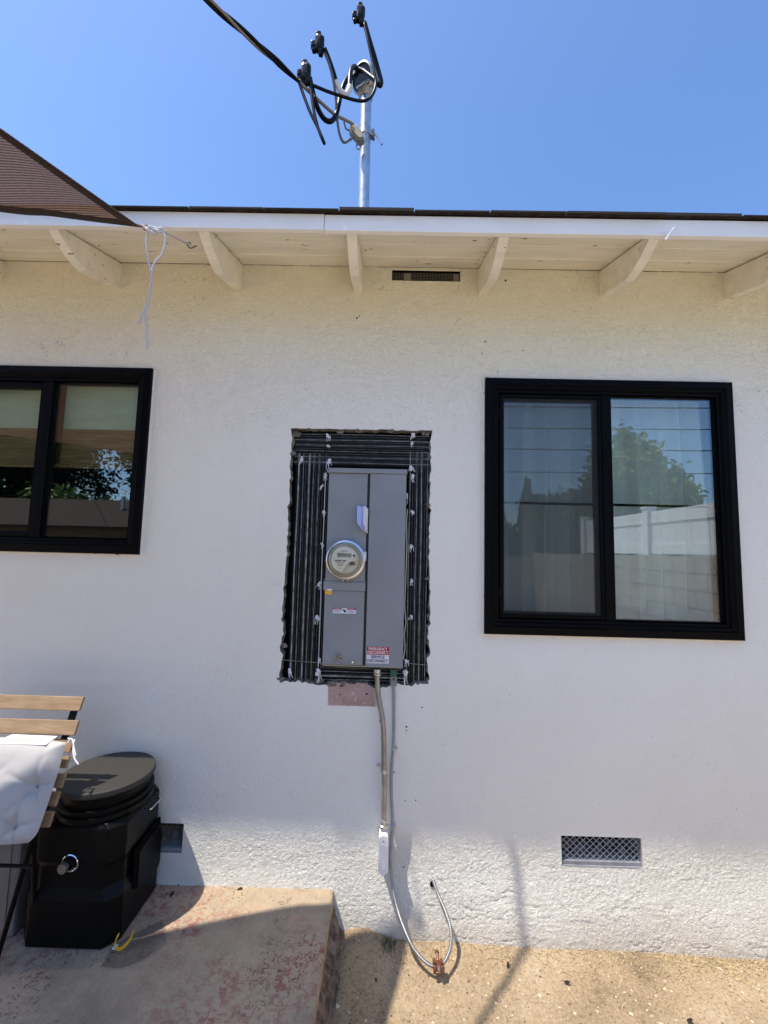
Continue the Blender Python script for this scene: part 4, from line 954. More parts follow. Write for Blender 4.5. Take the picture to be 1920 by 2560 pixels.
def st2(hw, L_): return [(hw*math.cos(t)*-1 if False else -hw*math.sin(t), hw*math.cos(t)) for t in np.linspace(0, math.pi, 9)]+[(L_+hw*math.sin(t), -hw*math.cos(t)) for t in np.linspace(0, math.pi, 9)]
m.prism(st2(.022, (b-a).length), 2, -.022, .010, M); m.build('clevis_body', mat('weathered_grey', (.25, .25, .20), .6), mast)
m = MB(); m.prism(st2(.013, (b-a).length), 2, .010, .017, M); m.cyl(M @ Vector((0, 0, .017)), M @ Vector((0, 0, .020)), .006, 10); m.build('clevis_plate', mat('pale_insulator', (.42, .38, .28), .55), mast)

def C3(l): return [at(*cr(x, y), yy) for x, y, yy in l]
def conductor(pts, conn, drop, label, tapes=None, r=.0115):
    t = tag(empty('service_conductor'), label, 'cable', 'service entrance conductors at the weatherhead')
    P_ = spline(C3(pts), 10); MB().tube(P_, r, 12).build('insulated_wire', blackins, t, smooth=True)
    if tapes:
        a_, b_ = tapes; n = len(P_); MB().tube(P_[int(n*a_):int(n*b_)], r*1.08, 12).build('white_tape', greytape, t, smooth=True)
    if drop: MB().tube(spline(C3(drop), 10), .0068, 10).build('drop_lead', blackins, t, smooth=True)
    # splice cover: lumpy moulded shell
    (cx_, cy_, yy, ang) = conn; c = at(*cr(cx_, cy_), yy); u = (at(*cr(cx_+math.sin(ang)*50, cy_-math.cos(ang)*50), yy)-c).normalized(); s_ = u.cross(Vector((0, -1, 0)))
    m = MB(); M = Matrix.Translation(c) @ Matrix((s_, Vector((0, -1, 0)), u)).transposed().to_4x4()
    MM = Matrix((s_, Vector((0, -1, 0)), u)).transposed()
    for (a_, c_, rr_) in [((0, 0, 0), (.019, .018, .040), 1), ((-.006, 0, .038), (.013, .014, .018), 2), ((-.024, 0, -.010), (.015, .013, .018), 3), ((.010, 0, -.036), (.012, .012, .026), 4), ((-.022, 0, -.034), (.010, .010, .012), 5), ((.012, .0, .012), (.011, .013, .022), 6)]:
        bm = bmesh.new(); bmesh.ops.create_cube(bm, size=2); bmesh.ops.bevel(bm, geom=bm.edges[:], offset=.5, segments=2, profile=.5, affect='EDGES')
        q_ = random.Random(rr_+int(cx_))
        for v in bm.verts: v.co = M @ Vector([v.co[i]*c_[i]*q_.uniform(.92, 1.06)+a_[i] for i in range(3)])
        m.bm(bm)
    m.build('splice_cover', mat('glossy_black_plastic', (.003, .003, .003), .2, spec=.2), t)
conductor([(900, 800, -.02), (960, 820, -.06), (1020, 865, -.09), (1085, 915, -.11), (1125, 965, -.12), (1158, 980, -.12), (1163, 930, -.12), (1135, 820, -.12), (1085, 640, -.13), (1030, 460, -.14), (975, 265, -.15)], (925, 165, -.15, .10), [(970, 270, -.155), (1015, 470, -.155), (1060, 680, -.15), (1085, 820, -.15), (1103, 950, -.15), (1085, 1050, -.16), (1035, 1130, -.17), (960, 1163, -.18), (860, 1152, -.20), (700, 1105, -.22), (540, 1050, -.25), (380, 985, -.28), (215, 930, -.30)], 'black conductor looping right of the weatherhead up to the highest splice')
conductor([(880, 860, -.02), (840, 890, -.05), (780, 905, -.08), (735, 980, -.10), (700, 1090, -.11), (675, 1210, -.12), (650, 1310, -.12), (610, 1380, -.13), (560, 1398, -.14), (500, 1360, -.16), (440, 1260, -.20), (390, 1110, -.24), (340, 890, -.28)], (298, 835, -.29, .05), [(355, 920, -.29), (365, 1100, -.29), (395, 1300, -.29), (440, 1480, -.29), (485, 1600, -.29), (510, 1652, -.29), (490, 1600, -.30), (430, 1460, -.30), (350, 1300, -.30), (280, 1120, -.30), (215, 935, -.30)], 'black conductor dipping low left of the mast to the leftmost splice')
conductor([(900, 830, -.02), (870, 775, -.06), (830, 785, -.09), (810, 850, -.11), (803, 940, -.12), (795, 1030, -.13), (760, 1088, -.14), (710, 1060, -.15), (660, 980, -.16), (605, 810, -.18), (555, 670, -.20), (510, 560, -.22)], (452, 505, -.22, .08), None, 'black conductor with a white taped band rising to the middle splice', (.42, .76))
# service drop: two black lines and a bare neutral twisted together
K0 = at(*cr(215, 935), -.30); K1 = Vector((-.736, -.594, 3.743)); far = [K0, K1, Vector((-1.058, -.956, 3.69)), Vector((-2.2, -2.3, 3.62)), Vector((-5, -6, 3.85)), Vector((-13, -15, 6.2))]
sd = tag(empty('service_drop'), 'twisted overhead service drop cable coming in from the upper left of the sky', 'overhead cable')
base_ = spline(far, 60)
for k, (mt, rr_) in enumerate([(blackins, .0066), (blackins, .0066), (mat('weathered_aluminium', (.30, .25, .20), .6, .4), .0055)]):
    pts = []; L_ = 0
    for i, p in enumerate(base_):
        if i: L_ += (p-base_[i-1]).length
        t_ = (base_[min(i+1, len(base_)-1)]-base_[max(0, i-1)]).normalized(); u_ = t_.cross(Vector((0, 0, 1))).normalized(); v_ = t_.cross(u_); ph = L_*14+k*2.1; sp_ = .0075*min(1, .2+L_*8)
        pts.append(p+(u_*math.cos(ph)+v_*math.sin(ph))*sp_)
    MB().tube(pts, rr_, 8).build('bare_neutral' if k == 2 else 'insulated_line', mt, sd, smooth=True)
nt_ = spline(C3([(215, 935, -.30), (300, 1020, -.28), (400, 1115, -.24), (520, 1225, -.18), (640, 1325, -.12), (740, 1375, -.07), (830, 1425, -.03), (870, 1475, -.02)]), 10)
MB().tube(nt_, .0075, 8).build('bare_neutral', MATS['weathered_aluminium'], sd, smooth=True)
MB().tube(spline(C3([(500, 560, -.22), (560, 720, -.20), (605, 880, -.18), (632, 1040, -.16), (648, 1180, -.14), (650, 1300, -.12), (665, 1430, -.10), (690, 1560, -.08), (735, 1640, -.06), (795, 1615, -.04), (850, 1575, -.03)]), 10), .0062, 8).build('neutral_tail', mat('grey_insulation', (.13, .125, .13), .45), sd, smooth=True)
MB().tube(spline(C3([(735, 1400, -.07), (760, 1480, -.05), (800, 1505, -.03)]), 8), .004, 6).build('guy_wire', MATS['grey_insulation'], sd, smooth=True)

# ================================================================== SHADE SAIL + ROPE
T = Vector((-.977, -.5, 2.895))
def bez(a, b, c, t): return a*(1-t)**2+b*2*t*(1-t)+c*t*t
EA = [T, Vector((-1.06, -.823, 2.839)), Vector((-1.36, -1.9, 2.67)), Vector((-1.6, -2.9, 2.54))]
EB = [T, Vector((-1.249, -.546, 2.893)), Vector((-1.816, -.685, 2.87)), Vector((-4.6, -1.6, 2.75))]
sa = spline(EA, 24); sb_ = spline(EB, 24); ns = len(sa)
sail = tag(empty('shade_sail'), 'brown knitted shade sail stretched from its corner rope over the patio', 'shade sail')
def strip(fn, n1, n2, name, mt):
    vs = []; fs = []
    for i in range(n1):
        for j in range(n2): vs.append(fn(i/(n1-1), j/(n2-1)))
    for i in range(n1-1):
        for j in range(n2-1): fs.append((i*n2+j, i*n2+j+1, (i+1)*n2+j+1, (i+1)*n2+j))
    o = link_mesh(name, vs, fs, mt, sail, smooth=True); s = o.modifiers.new('s', 'SOLIDIFY'); s.thickness = .0012; return o
def samp(c, t): f = t*(len(c)-1); i = min(int(f), len(c)-2); return c[i].lerp(c[i+1], f-i)
strip(lambda s, t: samp(sa, s).lerp(samp(sb_, s), t)+Vector((0, 0, .03*math.sin(t*math.pi)*s)), 60, 14, 'fabric', sailm)
def hem(c, o_):
    def f(s, t):
        p = samp(c, s); q = samp(o_, s); d = (q-p); L_ = d.length; w_ = min(.045, L_*.5); return p+d.normalized()*w_*t+Vector((0, 0, -.003)) if L_ > 1e-6 else p+Vector((0, 0, -.003))
    return f
strip(hem(sa, sb_), 80, 3, 'hem', sailhem); strip(hem(sb_, sa), 80, 3, 'hem', sailhem)
m = MB(); m.tube([T+Vector((-.02, -.02, -.004)), T+Vector((.035, .01, .0))], .004, 6); m.tube([T+Vector((.022+.014*math.cos(t), .005, .010*math.sin(t))) for t in np.linspace(0, 6.3, 12)], .003, 6); m.build('corner_ring', mat('rusty_ring', (.30, .12, .08), .6, .5), sail)
rp = tag(empty('tie_rope'), 'white rope tied at the corner of the sail with two frayed hanging ends', 'rope')
def twist(pts, r, name, n=12, mt=ropem):
    base_ = spline(pts, n); out = MB()
    for s_ in (0, 2.09, 4.19):
        q = []; L_ = 0
        for i, p in enumerate(base_):
            if i: L_ += (p-base_[i-1]).length
            t_ = (base_[min(i+1, len(base_)-1)]-base_[max(0, i-1)]).normalized(); u_ = t_.orthogonal().normalized() if abs(t_.y) > .95 else t_.cross(Vector((0, 1, 0))).normalized(); v_ = t_.cross(u_); ph = L_*260+s_
            q.append(p+(u_*math.cos(ph)+v_*math.sin(ph))*r*.5)
        out.tube(q, r*.58, 6)
    out.build(name, mt, rp, smooth=True)
RY = -.50
def rq(l, yy=RY): return [at(x, y, yy) for x, y in l]
kn = rq([(318, 492), (330, 497), (345, 494), (352, 500)])
twist(rq([(305, 488), (320, 494), (335, 493), (350, 498)]), .006, 'knot', 20)
m = MB(); 
for (x, y, r_) in [(322, 494, .010), (333, 500, .009), (345, 497, .010)]:
    p = at(x, y, RY-.004); m.tube([p+Vector((r_*math.cos(t), -.004*math.sin(2*t), r_*.8*math.sin(t))) for t in np.linspace(0, 6.3, 14)], .0045, 6)
m.build('knot_loop', ropem, rp, smooth=True)
twist(rq([(349, 497), (357, 512), (355, 535), (348, 552), (335, 566), (327, 590), (325, 625), (318, 655), (308, 678), (302, 695)], RY-.004), .0040, 'hanging_end', 30)
twist(rq([(321, 497), (316, 520), (319, 555), (325, 590), (326, 625), (320, 655), (315, 685), (318, 715), (318, 754)], RY), .0040, 'hanging_end', 30)
m = MB(); p = at(301, 697, RY-.004)
for k in range(14): m.tube([p, p+Vector((random.uniform(-.016, .004), random.uniform(-.004, .004), random.uniform(-.012, .006)))], .0009, 4)
m.build('frayed_end', ropem, rp)
hk = at(418, 532, -.385)
MB().tube([at(352, 500, RY), at(385, 516, -.44), at(405, 527, -.395)], .0035, 8).build('tension_line', mat('grey_cord', (.42, .39, .34), .8), rp)
m = MB(); m.tube(spline([at(402, 524, -.395), at(406, 531, -.395), at(412, 536, -.39), at(424, 531, -.37)], 6), .003, 8); m.tube(spline([at(404, 529, -.392), at(409, 523, -.392), at(412, 529, -.392)], 5), .0022, 6)
o = m.build('hook', mat('old_hook', (.22, .18, .13), .5, .6)); tag(o, 'bent steel hook screwed into the second rafter tail from the left', 'hook')
# white plastic hook at the fifth rafter
a_ = at(1432, 535-22, -.43); m = MB(); m.tube([at(1441, 518, -.432), at(1457, 491, -.436), at(1444, 506, -.434), at(1430, 503, -.432)], .0022, 6)
m.tube([at(1437, 518, -.434), at(1455, 492, -.438)], .0022, 6); o = m.build('white_hook', mat('white_plastic', (.85, .85, .86), .4)); tag(o, 'small white angular hook on the fascia at the second rafter from the right', 'hook')

# ================================================================== BLACK BOX BURNER
bx0, bx1, by0, by1, bz0, bz1 = -1.340, -.972, -.335, .0, .205, .628
box = tag(empty('fire_pit_box'), 'square black metal fire box with round lid standing on the slab by the wall', 'fire box')
def octo(x0, x1, y0, y1, c): return [(x0+c, y0), (x1-c, y0), (x1, y0+c), (x1, y1-c), (x1-c, y1), (x0+c, y1), (x0, y1-c), (x0, y0+c)]
def loft(m, secs):
    n = len(secs[0][0]); vs = [(x, y, z) for poly, z in secs for x, y in poly]; fs = [tuple(range(n))[::-1], tuple((len(secs)-1)*n+i for i in range(n))]
    for k in range(len(secs)-1):
        for i in range(n): fs.append((k*n+i, k*n+(i+1) % n, (k+1)*n+(i+1) % n, (k+1)*n+i))
    m.add(vs, fs)
def oc(g, c): return octo(bx0-g, bx1+g, by0-g, by1+min(g, 0), c)
m = MB(); loft(m, [(oc(.0, .045), bz0), (oc(.0, .045), .365), (oc(-.014, .050), .400), (oc(-.014, .050), .475), (oc(-.008, .046), .492), (oc(-.008, .046), .612), (oc(-.020, .050), bz1)])
o = m.build('body', blackpow, box); bv = o.modifiers.new('b', 'BEVEL'); bv.width = .003; bv.segments = 2; bv.limit_method = 'ANGLE'; bv.angle_limit = R(25)
lc_ = Vector((-1.141, (by0+by1)/2, 0)); lz = .742
m = MB(); m.lathe([(.165, bz1-.004), (.172, bz1+.006), (.172, .650), (.164, .653), (.166, .668), (.172, .670), (.172, .676), (.160, .680)], lc_, (0, 0, 1), 72); m.build('rim_rings', blackpow, box, autos=30)
m = MB(); m.lathe([(.158, .676), (.163, .715), (.168, .720)], lc_, (0, 0, 1), 72); m.build('drum', blackpow, box, autos=30)
m = MB(); m.lathe([(.0001, .718), (.168, .718), (.1735, .722), (.1745, .732), (.1725, .7405), (.168, .742), (.162, .7425), (.0001, .7428)], lc_, (0, 0, 1), 80); m.build('lid', lidm, box, autos=30)
# knob on the front
kp = Vector((-1.168, by0+.014, .486)); m = MB()
m.lathe([(.022, .004), (.029, .008), (.033, .005), (.034, 0), (.029, -.001)], kp+Vector((.006, 0, .004)), (0, -1, 0), 36); kr = m.build('knob_ring', chrome, box, autos=40)
m = MB(); m.lathe([(.020, .0), (.019, .016), (.017, .020)], kp+Vector((.006, 0, .004)), (0, -1, 0), 24); m.build('knob_stem', blackpow, kr)
m = MB(); m.lathe([(.0165, .014), (.0180, .028), (.0170, .033), (.0135, .033), (.013, .028), (.0001, .027)], kp+Vector((-.001, 0, .001)), (-.12, -1, 0), 24); m.build('knob_cap', mat('brushed_cap', (.45, .38, .34), .3, .8), kr, autos=40)
pm_ = mat('panel_marks', (.65, .65, .68), .5)
m = MB()
for dx, dz, w_, h_ in [(.006, .038, .006, .006), (-.024, .018, .006, .009), (-.025, .010, .007, .004), (.032, -.012, .006, .006), (.030, -.020, .010, .003), (.012, -.020, .004, .002), (.018, -.020, .004, .002), (.023, -.019, .004, .004)]:
    m.box(kp+Vector((dx, .0045, dz)), kp+Vector((dx+w_, .0065, dz+h_)))
m.build('control_marks', pm_, box)
# embossed plate on the right side with a dark slot, wire handle
xs_ = bx1+.0005
m = MB()
P1 = [(-.200, .318), (-.200, .455), (-.085, .470), (-.040, .452), (-.030, .440), (-.030, .300), (-.045, .285), (-.175, .300)]
m.prism([(y, z) for y, z in P1], 0, xs_-.012, xs_+.003); o = m.build('side_plate', blackpow, box); bv = o.modifiers.new('b', 'BEVEL'); bv.width = .003; bv.segments = 2; bv.limit_method = 'ANGLE'
m = MB(); P2 = [(-.240, .365), (-.232, .335), (-.205, .322), (-.203, .455), (-.160, .468), (-.060, .462), (-.050, .480), (-.055, .500), (-.150, .492), (-.240, .488)]
m.prism(P2, 0, xs_-.004, xs_+.004); m.build('side_slot', void_black, box)
hp_ = [(xs_-.01, -.175, .600), (xs_+.018, -.175, .600), (xs_+.022, -.170, .600), (xs_+.022, -.105, .600), (xs_+.018, -.10, .600), (xs_-.01, -.10, .600)]
MB().tube(hp_, .0028, 8).build('wire_handle', chrome, box)
# clear sheet, yellow ring and white tag by the box
bg_ = tag(empty('plastic_bag'), 'clear plastic bag with yellow ring lying by the right front foot of the black box', 'plastic bag')
q = [atz(x, y, .2055) for x, y in [(216, 2088), (232, 2062), (262, 2030), (352, 1985), (360, 2040), (300, 2078), (262, 2092)]]
vs = [tuple(v) for v in q]; link_mesh('sheet', vs[::-1], [tuple(range(7))], bagglass, bg_)
c_ = atz(268, 2030, .222); m = MB(); pts = [c_+Vector((.026*math.cos(t), .034*math.sin(t)+.0, .012*math.sin(t)+.004)) for t in np.linspace(2.9, 6.9, 16)]
for i in range(len(pts)-1):
    a, b = pts[i], pts[i+1]; u = Vector((0, 0, .010)); n_ = (b-a).cross(u).normalized()*.0012
    m.add([a-n_, b-n_, b-n_+u, a-n_+u, a+n_, b+n_, b+n_+u, a+n_+u], [(0, 1, 2, 3), (7, 6, 5, 4), (3, 2, 6, 7), (0, 4, 5, 1)])
m.build('yellow_ring', yel, bg_)
p = atz(250, 2046, .212); MB().box(p+Vector((-.008, -.010, 0)), p+Vector((.006, .008, .003)), .001).build('white_tab', labelwhite, bg_)

# ================================================================== FOLDED CHAIR + CUSHION
ch = tag(empty('folding_chair'), 'folded black steel bistro chair with wooden slats leaning beside the black box', 'chair')
CP0 = Vector((-1.2, -.25, 1.05)); CD = Vector((0, -.37, -.85)).normalized(); CN = Vector((0, -CD.z*-1, 0)); CN = Vector((1, 0, 0)).cross(CD).normalized()
if CN.y > 0: CN = -CN
CM = Matrix((Vector((1, 0, 0)), CD, CN)).transposed().to_4x4(); CM.translation = CP0      # local x right, y down the chair, z out toward the camera
def vof(px, py, off=0):                                                       # distance down the chair plane seen at a pixel
    d = ray(px, py); t = ((CP0+CN*off)-EYEP).dot(CN)/d.dot(CN); p = EYEP+d*t; return (p-CP0)
def loc(px, py, off=0):
    p = vof(px, py, off); return p.x, p.dot(CD)
sl0 = loc(181, 1505, .02); sl1 = loc(178, 1534, .02); s20 = loc(172, 1556, .02); s21 = loc(164, 1589, .02)
WL = -.50
def slat(v0, v1, xr, off, label=None):
    m = MB(); m.box((xr+WL, v0, off-.012), (xr, v1, off), .003, CM); o = m.build('slat', woodm, ch)
slat(sl0[1], sl1[1]+.003, sl0[0], .020); slat(s20[1], s21[1], s20[0]-.003, .020)
ends = [((158, 1600), (152, 1640)), ((147, 1652), (143, 1690)), ((140, 1694), (131, 1729)), ((129, 1739), (117, 1772)), ((110, 1778), (100, 1812))]
ends = [((158, 1595), (156, 1622)), ((153, 1640), (150, 1672)), ((141, 1690), (133, 1727)), ((129, 1737), (119, 1776)), ((117, 1786), (104, 1826))]
ev = [loc(154, 1600, .01)[1], loc(148, 1652, .01)[1]]
pitch = (loc(112, 1786, .01)[1]-loc(141, 1690, .01)[1])/2
for (ya, yb_, xr_) in [(1597, 1626, 159), (1634, 1660, 150), (1671, 1703, 142), (1710, 1743, 129), (1753, 1788, 116)]:
    c0_ = loc(xr_, ya, .008); c1_ = loc(xr_-4, yb_, .008); slat(c0_[1], c1_[1], c0_[0], .008)
xl = sl0[0]-.035
for xx in (xl, sl0[0]+WL+.035): MB().box((xx-.011, .01, -.012), (xx+.011, .42, .004), .002, CM).build('back_rail', blackpow, ch)
m = MB(); m.box((xl-.06+WL+.1, .30, -.012), (xl+.012, .318, .002), .002, CM); m.build('cross_bar', blackpow, ch)
foot = CP0+CD*1.0
m = MB(); l0 = CP0+CD*.36+Vector((xl-.004, 0, 0))-CN*.012
gt = atz(-12, 2090, .205); MB().tube([l0, gt], .0085, 10).build('front_leg', blackpow, ch); MB().tube([l0+Vector((-.40, 0, 0)), gt+Vector((-.40, 0, 0))], .0085, 10).build('front_leg', blackpow, ch)
m = MB(); l1 = CP0+CD*.42+Vector((xl-.02, 0, 0))-CN*.03; MB().tube([l1, Vector((l1.x-.03, -.30, .205))], .008, 10).build('rear_leg', blackpow, ch); MB().tube([l1+Vector((-.38, 0, 0)), Vector((l1.x-.41, -.30, .205))], .008, 10).build('rear_leg', blackpow, ch)
pb = loc(74, 1872, -.02); m = MB(); b0 = CP0+CD*pb[1]+Vector((pb[0], 0, 0))-CN*.02; m.tube([b0, b0+Vector((-.42, 0, 0))], .006, 8); m.build('leg_brace', blackpow, ch)
# cushion
cu = tag(empty('seat_cushion'), 'off white tufted seat cushion tied to the slats of the folded chair', 'cushion')
def cushion():
    tr = loc(141, 1604, .055); br = loc(70, 1822, .055); x1t, v0 = tr; x1b, v1 = br; Wc = .40; n = 56
    tufts = [(.22, .78), (.72, .78), (.22, .45), (.70, .47), (.22, .14), (.72, .14)]
    tufts = [((loc(79, 1694, .055)[0]-(x1t-Wc))/Wc, (loc(79, 1694, .055)[1]-v0)/(v1-v0)), ((loc(31, 1868-0-0, .055)[0]-(x1t-Wc))/Wc, 0)]
    a = loc(74, 1697+0, .055); b = loc(31, 1788-4, .055)
    T_ = [a, b]
    def q(px, py): l = loc(px, py, .055); return ((l[0]-(x1t-Wc))/Wc, (l[1]-v0)/(v1-v0))
    t1 = q(74, 1700); t2 = q(27, 1783); tf = [t1, (t1[0], t1[1]+.0), t2, (t1[0]-.46, t1[1]), (t2[0]-.46, t2[1]), (t1[0]+.02, t2[1]+.0) if False else t2, (.9, 1.4)]
    vs = []; fs = []
    for side_ in (1, -1):
        for j in range(n):
            for i in range(n):
                u = i/(n-1); v = j/(n-1); e_ = min(u, 1-u, v, 1-v); th = .036*(1-math.exp(-e_*14))
                for (tu, tv) in tf:
                    r_ = math.hypot((u-tu)*Wc, (v-tv)*(v1-v0)); th -= .022*math.exp(-(r_/.022)**1.3)
                    # radiating creases
                    an = math.atan2((v-tv)*(v1-v0), (u-tu)*Wc); th -= .0045*math.exp(-(r_/.09)**2)*max(0, math.cos(an*5+tu*9))**6
                th += .0025*float(fbm(np.array(u*5+side_), np.array(v*5), 3)-.45)*(1 if e_ > .03 else 0)
                xr = x1t+(x1b-x1t)*v; rc = .012*(1-math.exp(-v*(1-v)*14)); cx_ = .02*max(0, (1-(1-v)/.12))**2*u**6
                bulge = .005*math.sin(v*math.pi)
                x = xr-Wc*(1-u)+bulge*u-cx_; vv = v0+(v1-v0)*v-(.012*math.sin(u*math.pi) if v < .5 else -.010*math.sin(u*math.pi))*abs(2*v-1)
                z = .048+side_*max(th, 0)*(.6 if side_ < 0 else 1)
                vs.append(CM @ Vector((x, vv, z)))
    for s_ in range(2):
        for j in range(n-1):
            for i in range(n-1):
                k = s_*n*n+j*n+i; fs.append((k, k+1, k+n+1, k+n) if s_ else (k+n, k+n+1, k+1, k))
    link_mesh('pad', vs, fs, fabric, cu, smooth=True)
    # white flap over the top and ties
    m = MB(); fl = [loc(20, 1586, .045), loc(118, 1590, .045), loc(104, 1606, .06), loc(-10, 1603, .06)]
    m.add([CM @ Vector((fl[0][0], fl[0][1], .030)), CM @ Vector((fl[1][0], fl[1][1], .030)), CM @ Vector((fl[2][0], fl[2][1]+.004, .072)), CM @ Vector((fl[3][0], fl[3][1]+.004, .072))], [(0, 1, 2, 3)])
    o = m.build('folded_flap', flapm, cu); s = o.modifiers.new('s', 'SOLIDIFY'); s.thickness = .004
    for k, pl in enumerate([[(146, 1606), (152, 1596), (157, 1600), (160, 1616), (164, 1634)], [(146, 1605), (150, 1598), (147, 1594)], [(161, 1597), (158, 1620), (161, 1638), (170, 1652)]]):
        MB().tube(spline([CM @ Vector((*loc(x, y, .03), .03)) for x, y in pl], 6), .0028, 6).build('tie_cord', flapm, cu, smooth=True)
cushion()
# grey bin behind the chair legs
p = atz(28, 2020, .2); q = atz(45, 1840, .2)
bn = tag(empty('storage_bin'), 'grey brown plastic bin standing left of the black box behind the chair legs', 'bin')
m = MB(); m.box((-1.78, -.30, .203), (-1.372, .0-.02, .60), .012); m.build('tub', binm, bn)
m = MB(); m.box((-1.79, -.31, .585), (-1.362, -.01, .615), .008); m.build('lid', binm, bn)
m = MB()
for k in range(5): m.box((-1.76+k*.085, -.304, .23), (-1.745+k*.085, -.300, .57), .001)
m.build('ribs', binm, bn)

# ================================================================== YARD BEHIND THE CAMERA (seen in the glass)
blockm = mat('tan_block', (.40, .33, .27), .9, var=.2, vscale=3, bump=.5, bscale=60)
def block_wall(x0, x1, y0, y1, h_, label):
    w_ = tag(empty('block_wall'), label, 'wall'); m = MB(); rows = int(h_/.2); along = abs(y1-y0) > abs(x1-x0); Lg = abs(y1-y0) if along else abs(x1-x0)
    for r_ in range(rows):
        off = .2*(r_ % 2); s = -off
        while s < Lg:
            a = max(0, s)+.004; b = min(Lg, s+.4)-.004
            if b > a:
                if along: m.box((x0, y0+a, r_*.2*(h_/(rows*.2))+.005), (x1, y0+b, (r_+1)*.2*(h_/(rows*.2))-.004))
                else: m.box((x0+a, y0, r_*.2*(h_/(rows*.2))+.005), (x0+b, y1, (r_+1)*.2*(h_/(rows*.2))-.004))
            s += .4
    m.build('blocks', blockm, w_); m = MB(); e_ = .012
    m.box((min(x0, x1)+e_, min(y0, y1)+e_, 0), (max(x0, x1)-e_, max(y0, y1)-e_, h_-.012)); m.build('mortar_core', mat('mortar_grey', (.28, .24, .2), .9), w_)
    return w_
block_wall(3.75, 3.90, -9.0, 9.0, 1.70, 'tan block wall along the right side of the yard under the white fence')
block_wall(-9, 3.75, -9.15, -9.0, 1.60, 'tan block wall across the back of the yard')
vf = tag(empty('vinyl_fence'), 'white vinyl panel fence on top of the side block wall', 'fence'); vm = mat('white_vinyl', (.82, .82, .82), .4)
yy = -.2
while yy > -6.4:
    MB().box((3.76, yy-.065, 1.70), (3.89, yy+.065, 2.38), .004).build('post', vm, vf); MB().box((3.745, yy-.08, 2.38), (3.905, yy+.08, 2.41), .006).build('post_cap', vm, vf)
    if yy-2.0 > -6.4:
        m = MB(); m.box((3.80, yy-1.93, 1.72), (3.85, yy-.065, 1.86), .004); m.box((3.80, yy-1.93, 2.16), (3.85, yy-.065, 2.33), .004); m.build('rail', vm, vf)
        m = MB(); s = yy-.07
        while s > yy-1.93: m.box((3.815, s-.146, 1.86), (3.835, s, 2.16), .002); s -= .15
        m.build('panel_boards', vm, vf)
    yy -= 2.0
lf1 = mat('leaf_bright', (.22, .32, .07), .6, var=.5, vscale=3); lf2 = mat('leaf_dark', (.035, .055, .022), .7, var=.5, vscale=3); trk = mat('trunk_bark', (.12, .09, .065), .9, var=.4, vscale=10, bump=.8, bscale=20)
def tree(x, y, H, Rr, label, mt, name='tree', n=13000, base=.35, cone=False):
    t = tag(empty(name), label, 'tree', 'trees beyond the yard walls'); g = np.random.default_rng(int(abs(x*100+y*10)))
    cl_ = g.normal(0, 1, (46, 3)); cl_ /= np.linalg.norm(cl_, axis=1)[:, None]; cl_ *= g.uniform(.35, 1, (46, 1)); idx = g.integers(0, 46, n); p = cl_[idx]+g.normal(0, .13, (n, 3))
    hz = (1-base)*H/2; c = np.array([x, y, base*H+hz]); s_ = np.array([Rr, Rr, hz])
    if cone: p[:, :2] *= (1-.5*(p[:, 2:3]+1)*.9)
    p = c+p*s_; a = g.normal(0, 1, (n, 3)); a /= np.linalg.norm(a, axis=1)[:, None]; b = np.cross(a, g.normal(0, 1, (n, 3))); b /= np.linalg.norm(b, axis=1)[:, None]; L_ = g.uniform(.08, .17, (n, 1))
    V = np.concatenate([p-a*L_, p+b*L_*.45, p+a*L_, p-b*L_*.45], 1).reshape(-1, 3); F = np.arange(n*4).reshape(-1, 4)
    link_mesh('crown', V.tolist(), F.tolist(), mt, t)
    m = MB(); m.tube([(x, y, 0), (x+.1, y, H*.35), (x, y+.1, H*.75)], .15, 10, rf=lambda q: .16*(1-q*.75)+.02)
    for k in range(6): an = k*1.05; m.tube([(x+.05, y, H*(.3+.06*k)), (x+math.cos(an)*Rr*.6, y+math.sin(an)*Rr*.6, H*(.5+.06*k))], .05, 6, rf=lambda q: .06*(1-q)+.015)
    m.build('trunk', trk, t)
tree(8.2, -12.5, 5.9, 1.15, 'tall bright leafy tree beyond the white fence', lf1, n=16000); tree(9.6, -12.6, 4.5, 1.15, 'rounded bright tree beyond the white fence to the right', lf1)
tree(6.3, -12.6, 4.3, 1.5, 'dark rounded tree beyond the back wall corner', lf2, n=16000, base=.15); tree(4.8, -12.6, 4.3, .55, 'narrow cone shaped tree beyond the back wall', lf2, cone=True, base=.1)
tree(3.9, -12.3, 2.6, .7, 'low dark bushy tree beyond the back wall', lf2, base=.05); tree(-13.0, -15.8, 4.4, 3.2, 'bright green bushy tree behind the neighbouring roof', lf1, base=.1, n=22000)
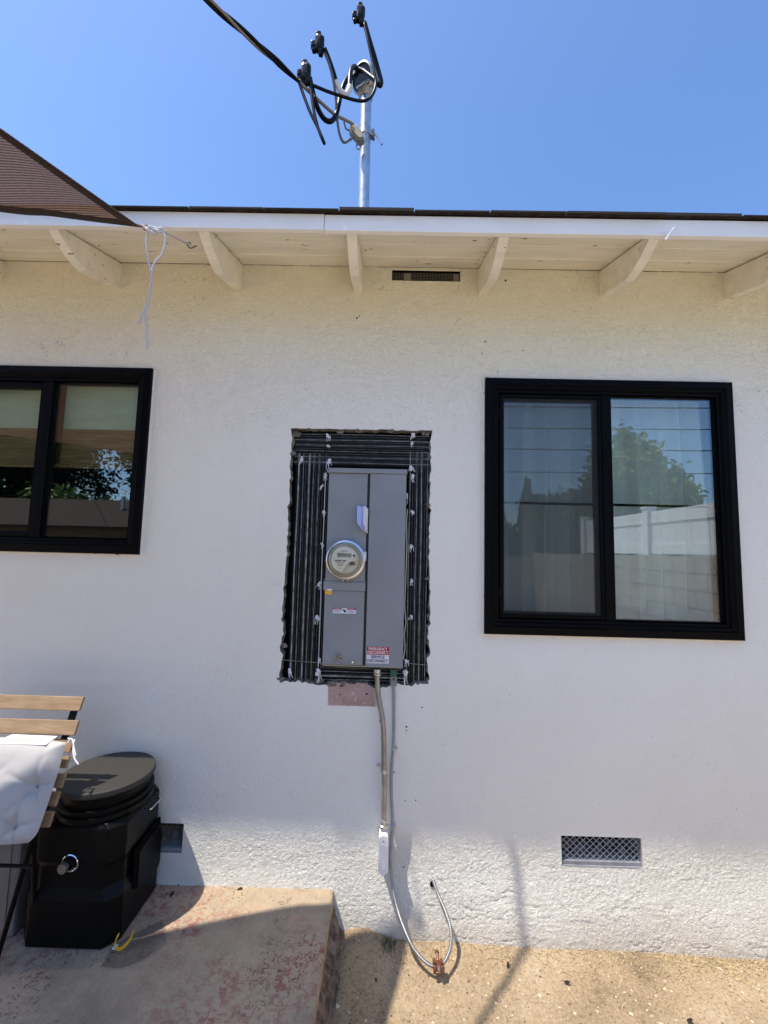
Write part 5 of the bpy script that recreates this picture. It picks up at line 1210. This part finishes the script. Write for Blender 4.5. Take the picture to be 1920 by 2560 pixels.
tree(-17.0, -17.5, 11, 3.4, 'tall dark tree behind the neighbouring roof, left one', lf2, n=34000, base=.15); tree(-10.2, -17.5, 9.8, 2.3, 'tall dark tree behind the neighbouring roof, right one', lf2, n=30000, base=.15); tree(-4.2, -15, 7, 2.2, 'medium dark tree near the back of the yard', lf2)
pl = tag(empty('palm_tree'), 'spiky yucca like palm beyond the white fence', 'palm'); m = MB(); pc = Vector((7.3, -6.4, 3.0)); MB().tube([(7.3, -6.4, 0), (7.35, -6.4, 1.5), pc], .13, 10).build('trunk', trk, pl)
for k in range(90):
    th = random.uniform(0, 6.28); el = random.uniform(-.4, 1.4); d = Vector((math.cos(th)*math.cos(el), math.sin(th)*math.cos(el), math.sin(el))); L_ = random.uniform(.6, 1.0); s_ = d.cross(Vector((0, 0, 1))).normalized()*.022; dr = Vector((0, 0, -.2*L_))
    m.add([pc-s_, pc+s_, pc+d*L_*.6+s_+dr*.2, pc+d*L_*.6-s_+dr*.2, pc+d*L_+dr], [(0, 1, 2, 3), (3, 2, 4)])
m.build('fronds', mat('palm_leaf', (.12, .16, .08), .6), pl)
for k, (z, y) in enumerate([(6.4, -15), (7.4, -15), (5.7, -15.5), (8.6, -15)]):
    o = MB().tube([(-30+60*t, y-.4*k, z-.5*math.sin(math.pi*t)) for t in np.linspace(0, 1, 30)], .022, 5).build('utility_line', blackins); tag(o, ['lower middle', 'upper middle', 'lowest', 'highest'][k]+' black utility line crossing far behind the yard', 'utility line', 'utility lines behind the yard')
nb_ = tag(empty('neighbour_house'), 'low neighbouring house with brown shingle roof beyond the back wall', 'house')
m = MB(); m.box((-15, -15, 0), (-6.6, -11.5, 2.3)); m.build('wall', mat('beige_wall', (.16, .13, .10), .9), nb_)
m = MB(); m.prism([(-11.0, 2.2), (-13.2, 3.25), (-15.4, 2.2), (-15.4, 2.12), (-13.2, 3.1), (-11.0, 2.12)], 0, -15.5, -6.1); m.build('roof', mat('brown_roof', (.055, .034, .026), .9, var=.3, vscale=10, bump=.4, bscale=30), nb_)
m = MB(); m.cyl((-9.2, -12.4, 2.8), (-9.2, -12.4, 3.3), .06, 10); m.cyl((-8.0, -12.2, 2.7), (-8.0, -12.2, 3.15), .05, 10); m.build('roof_pipe', galv, nb_)
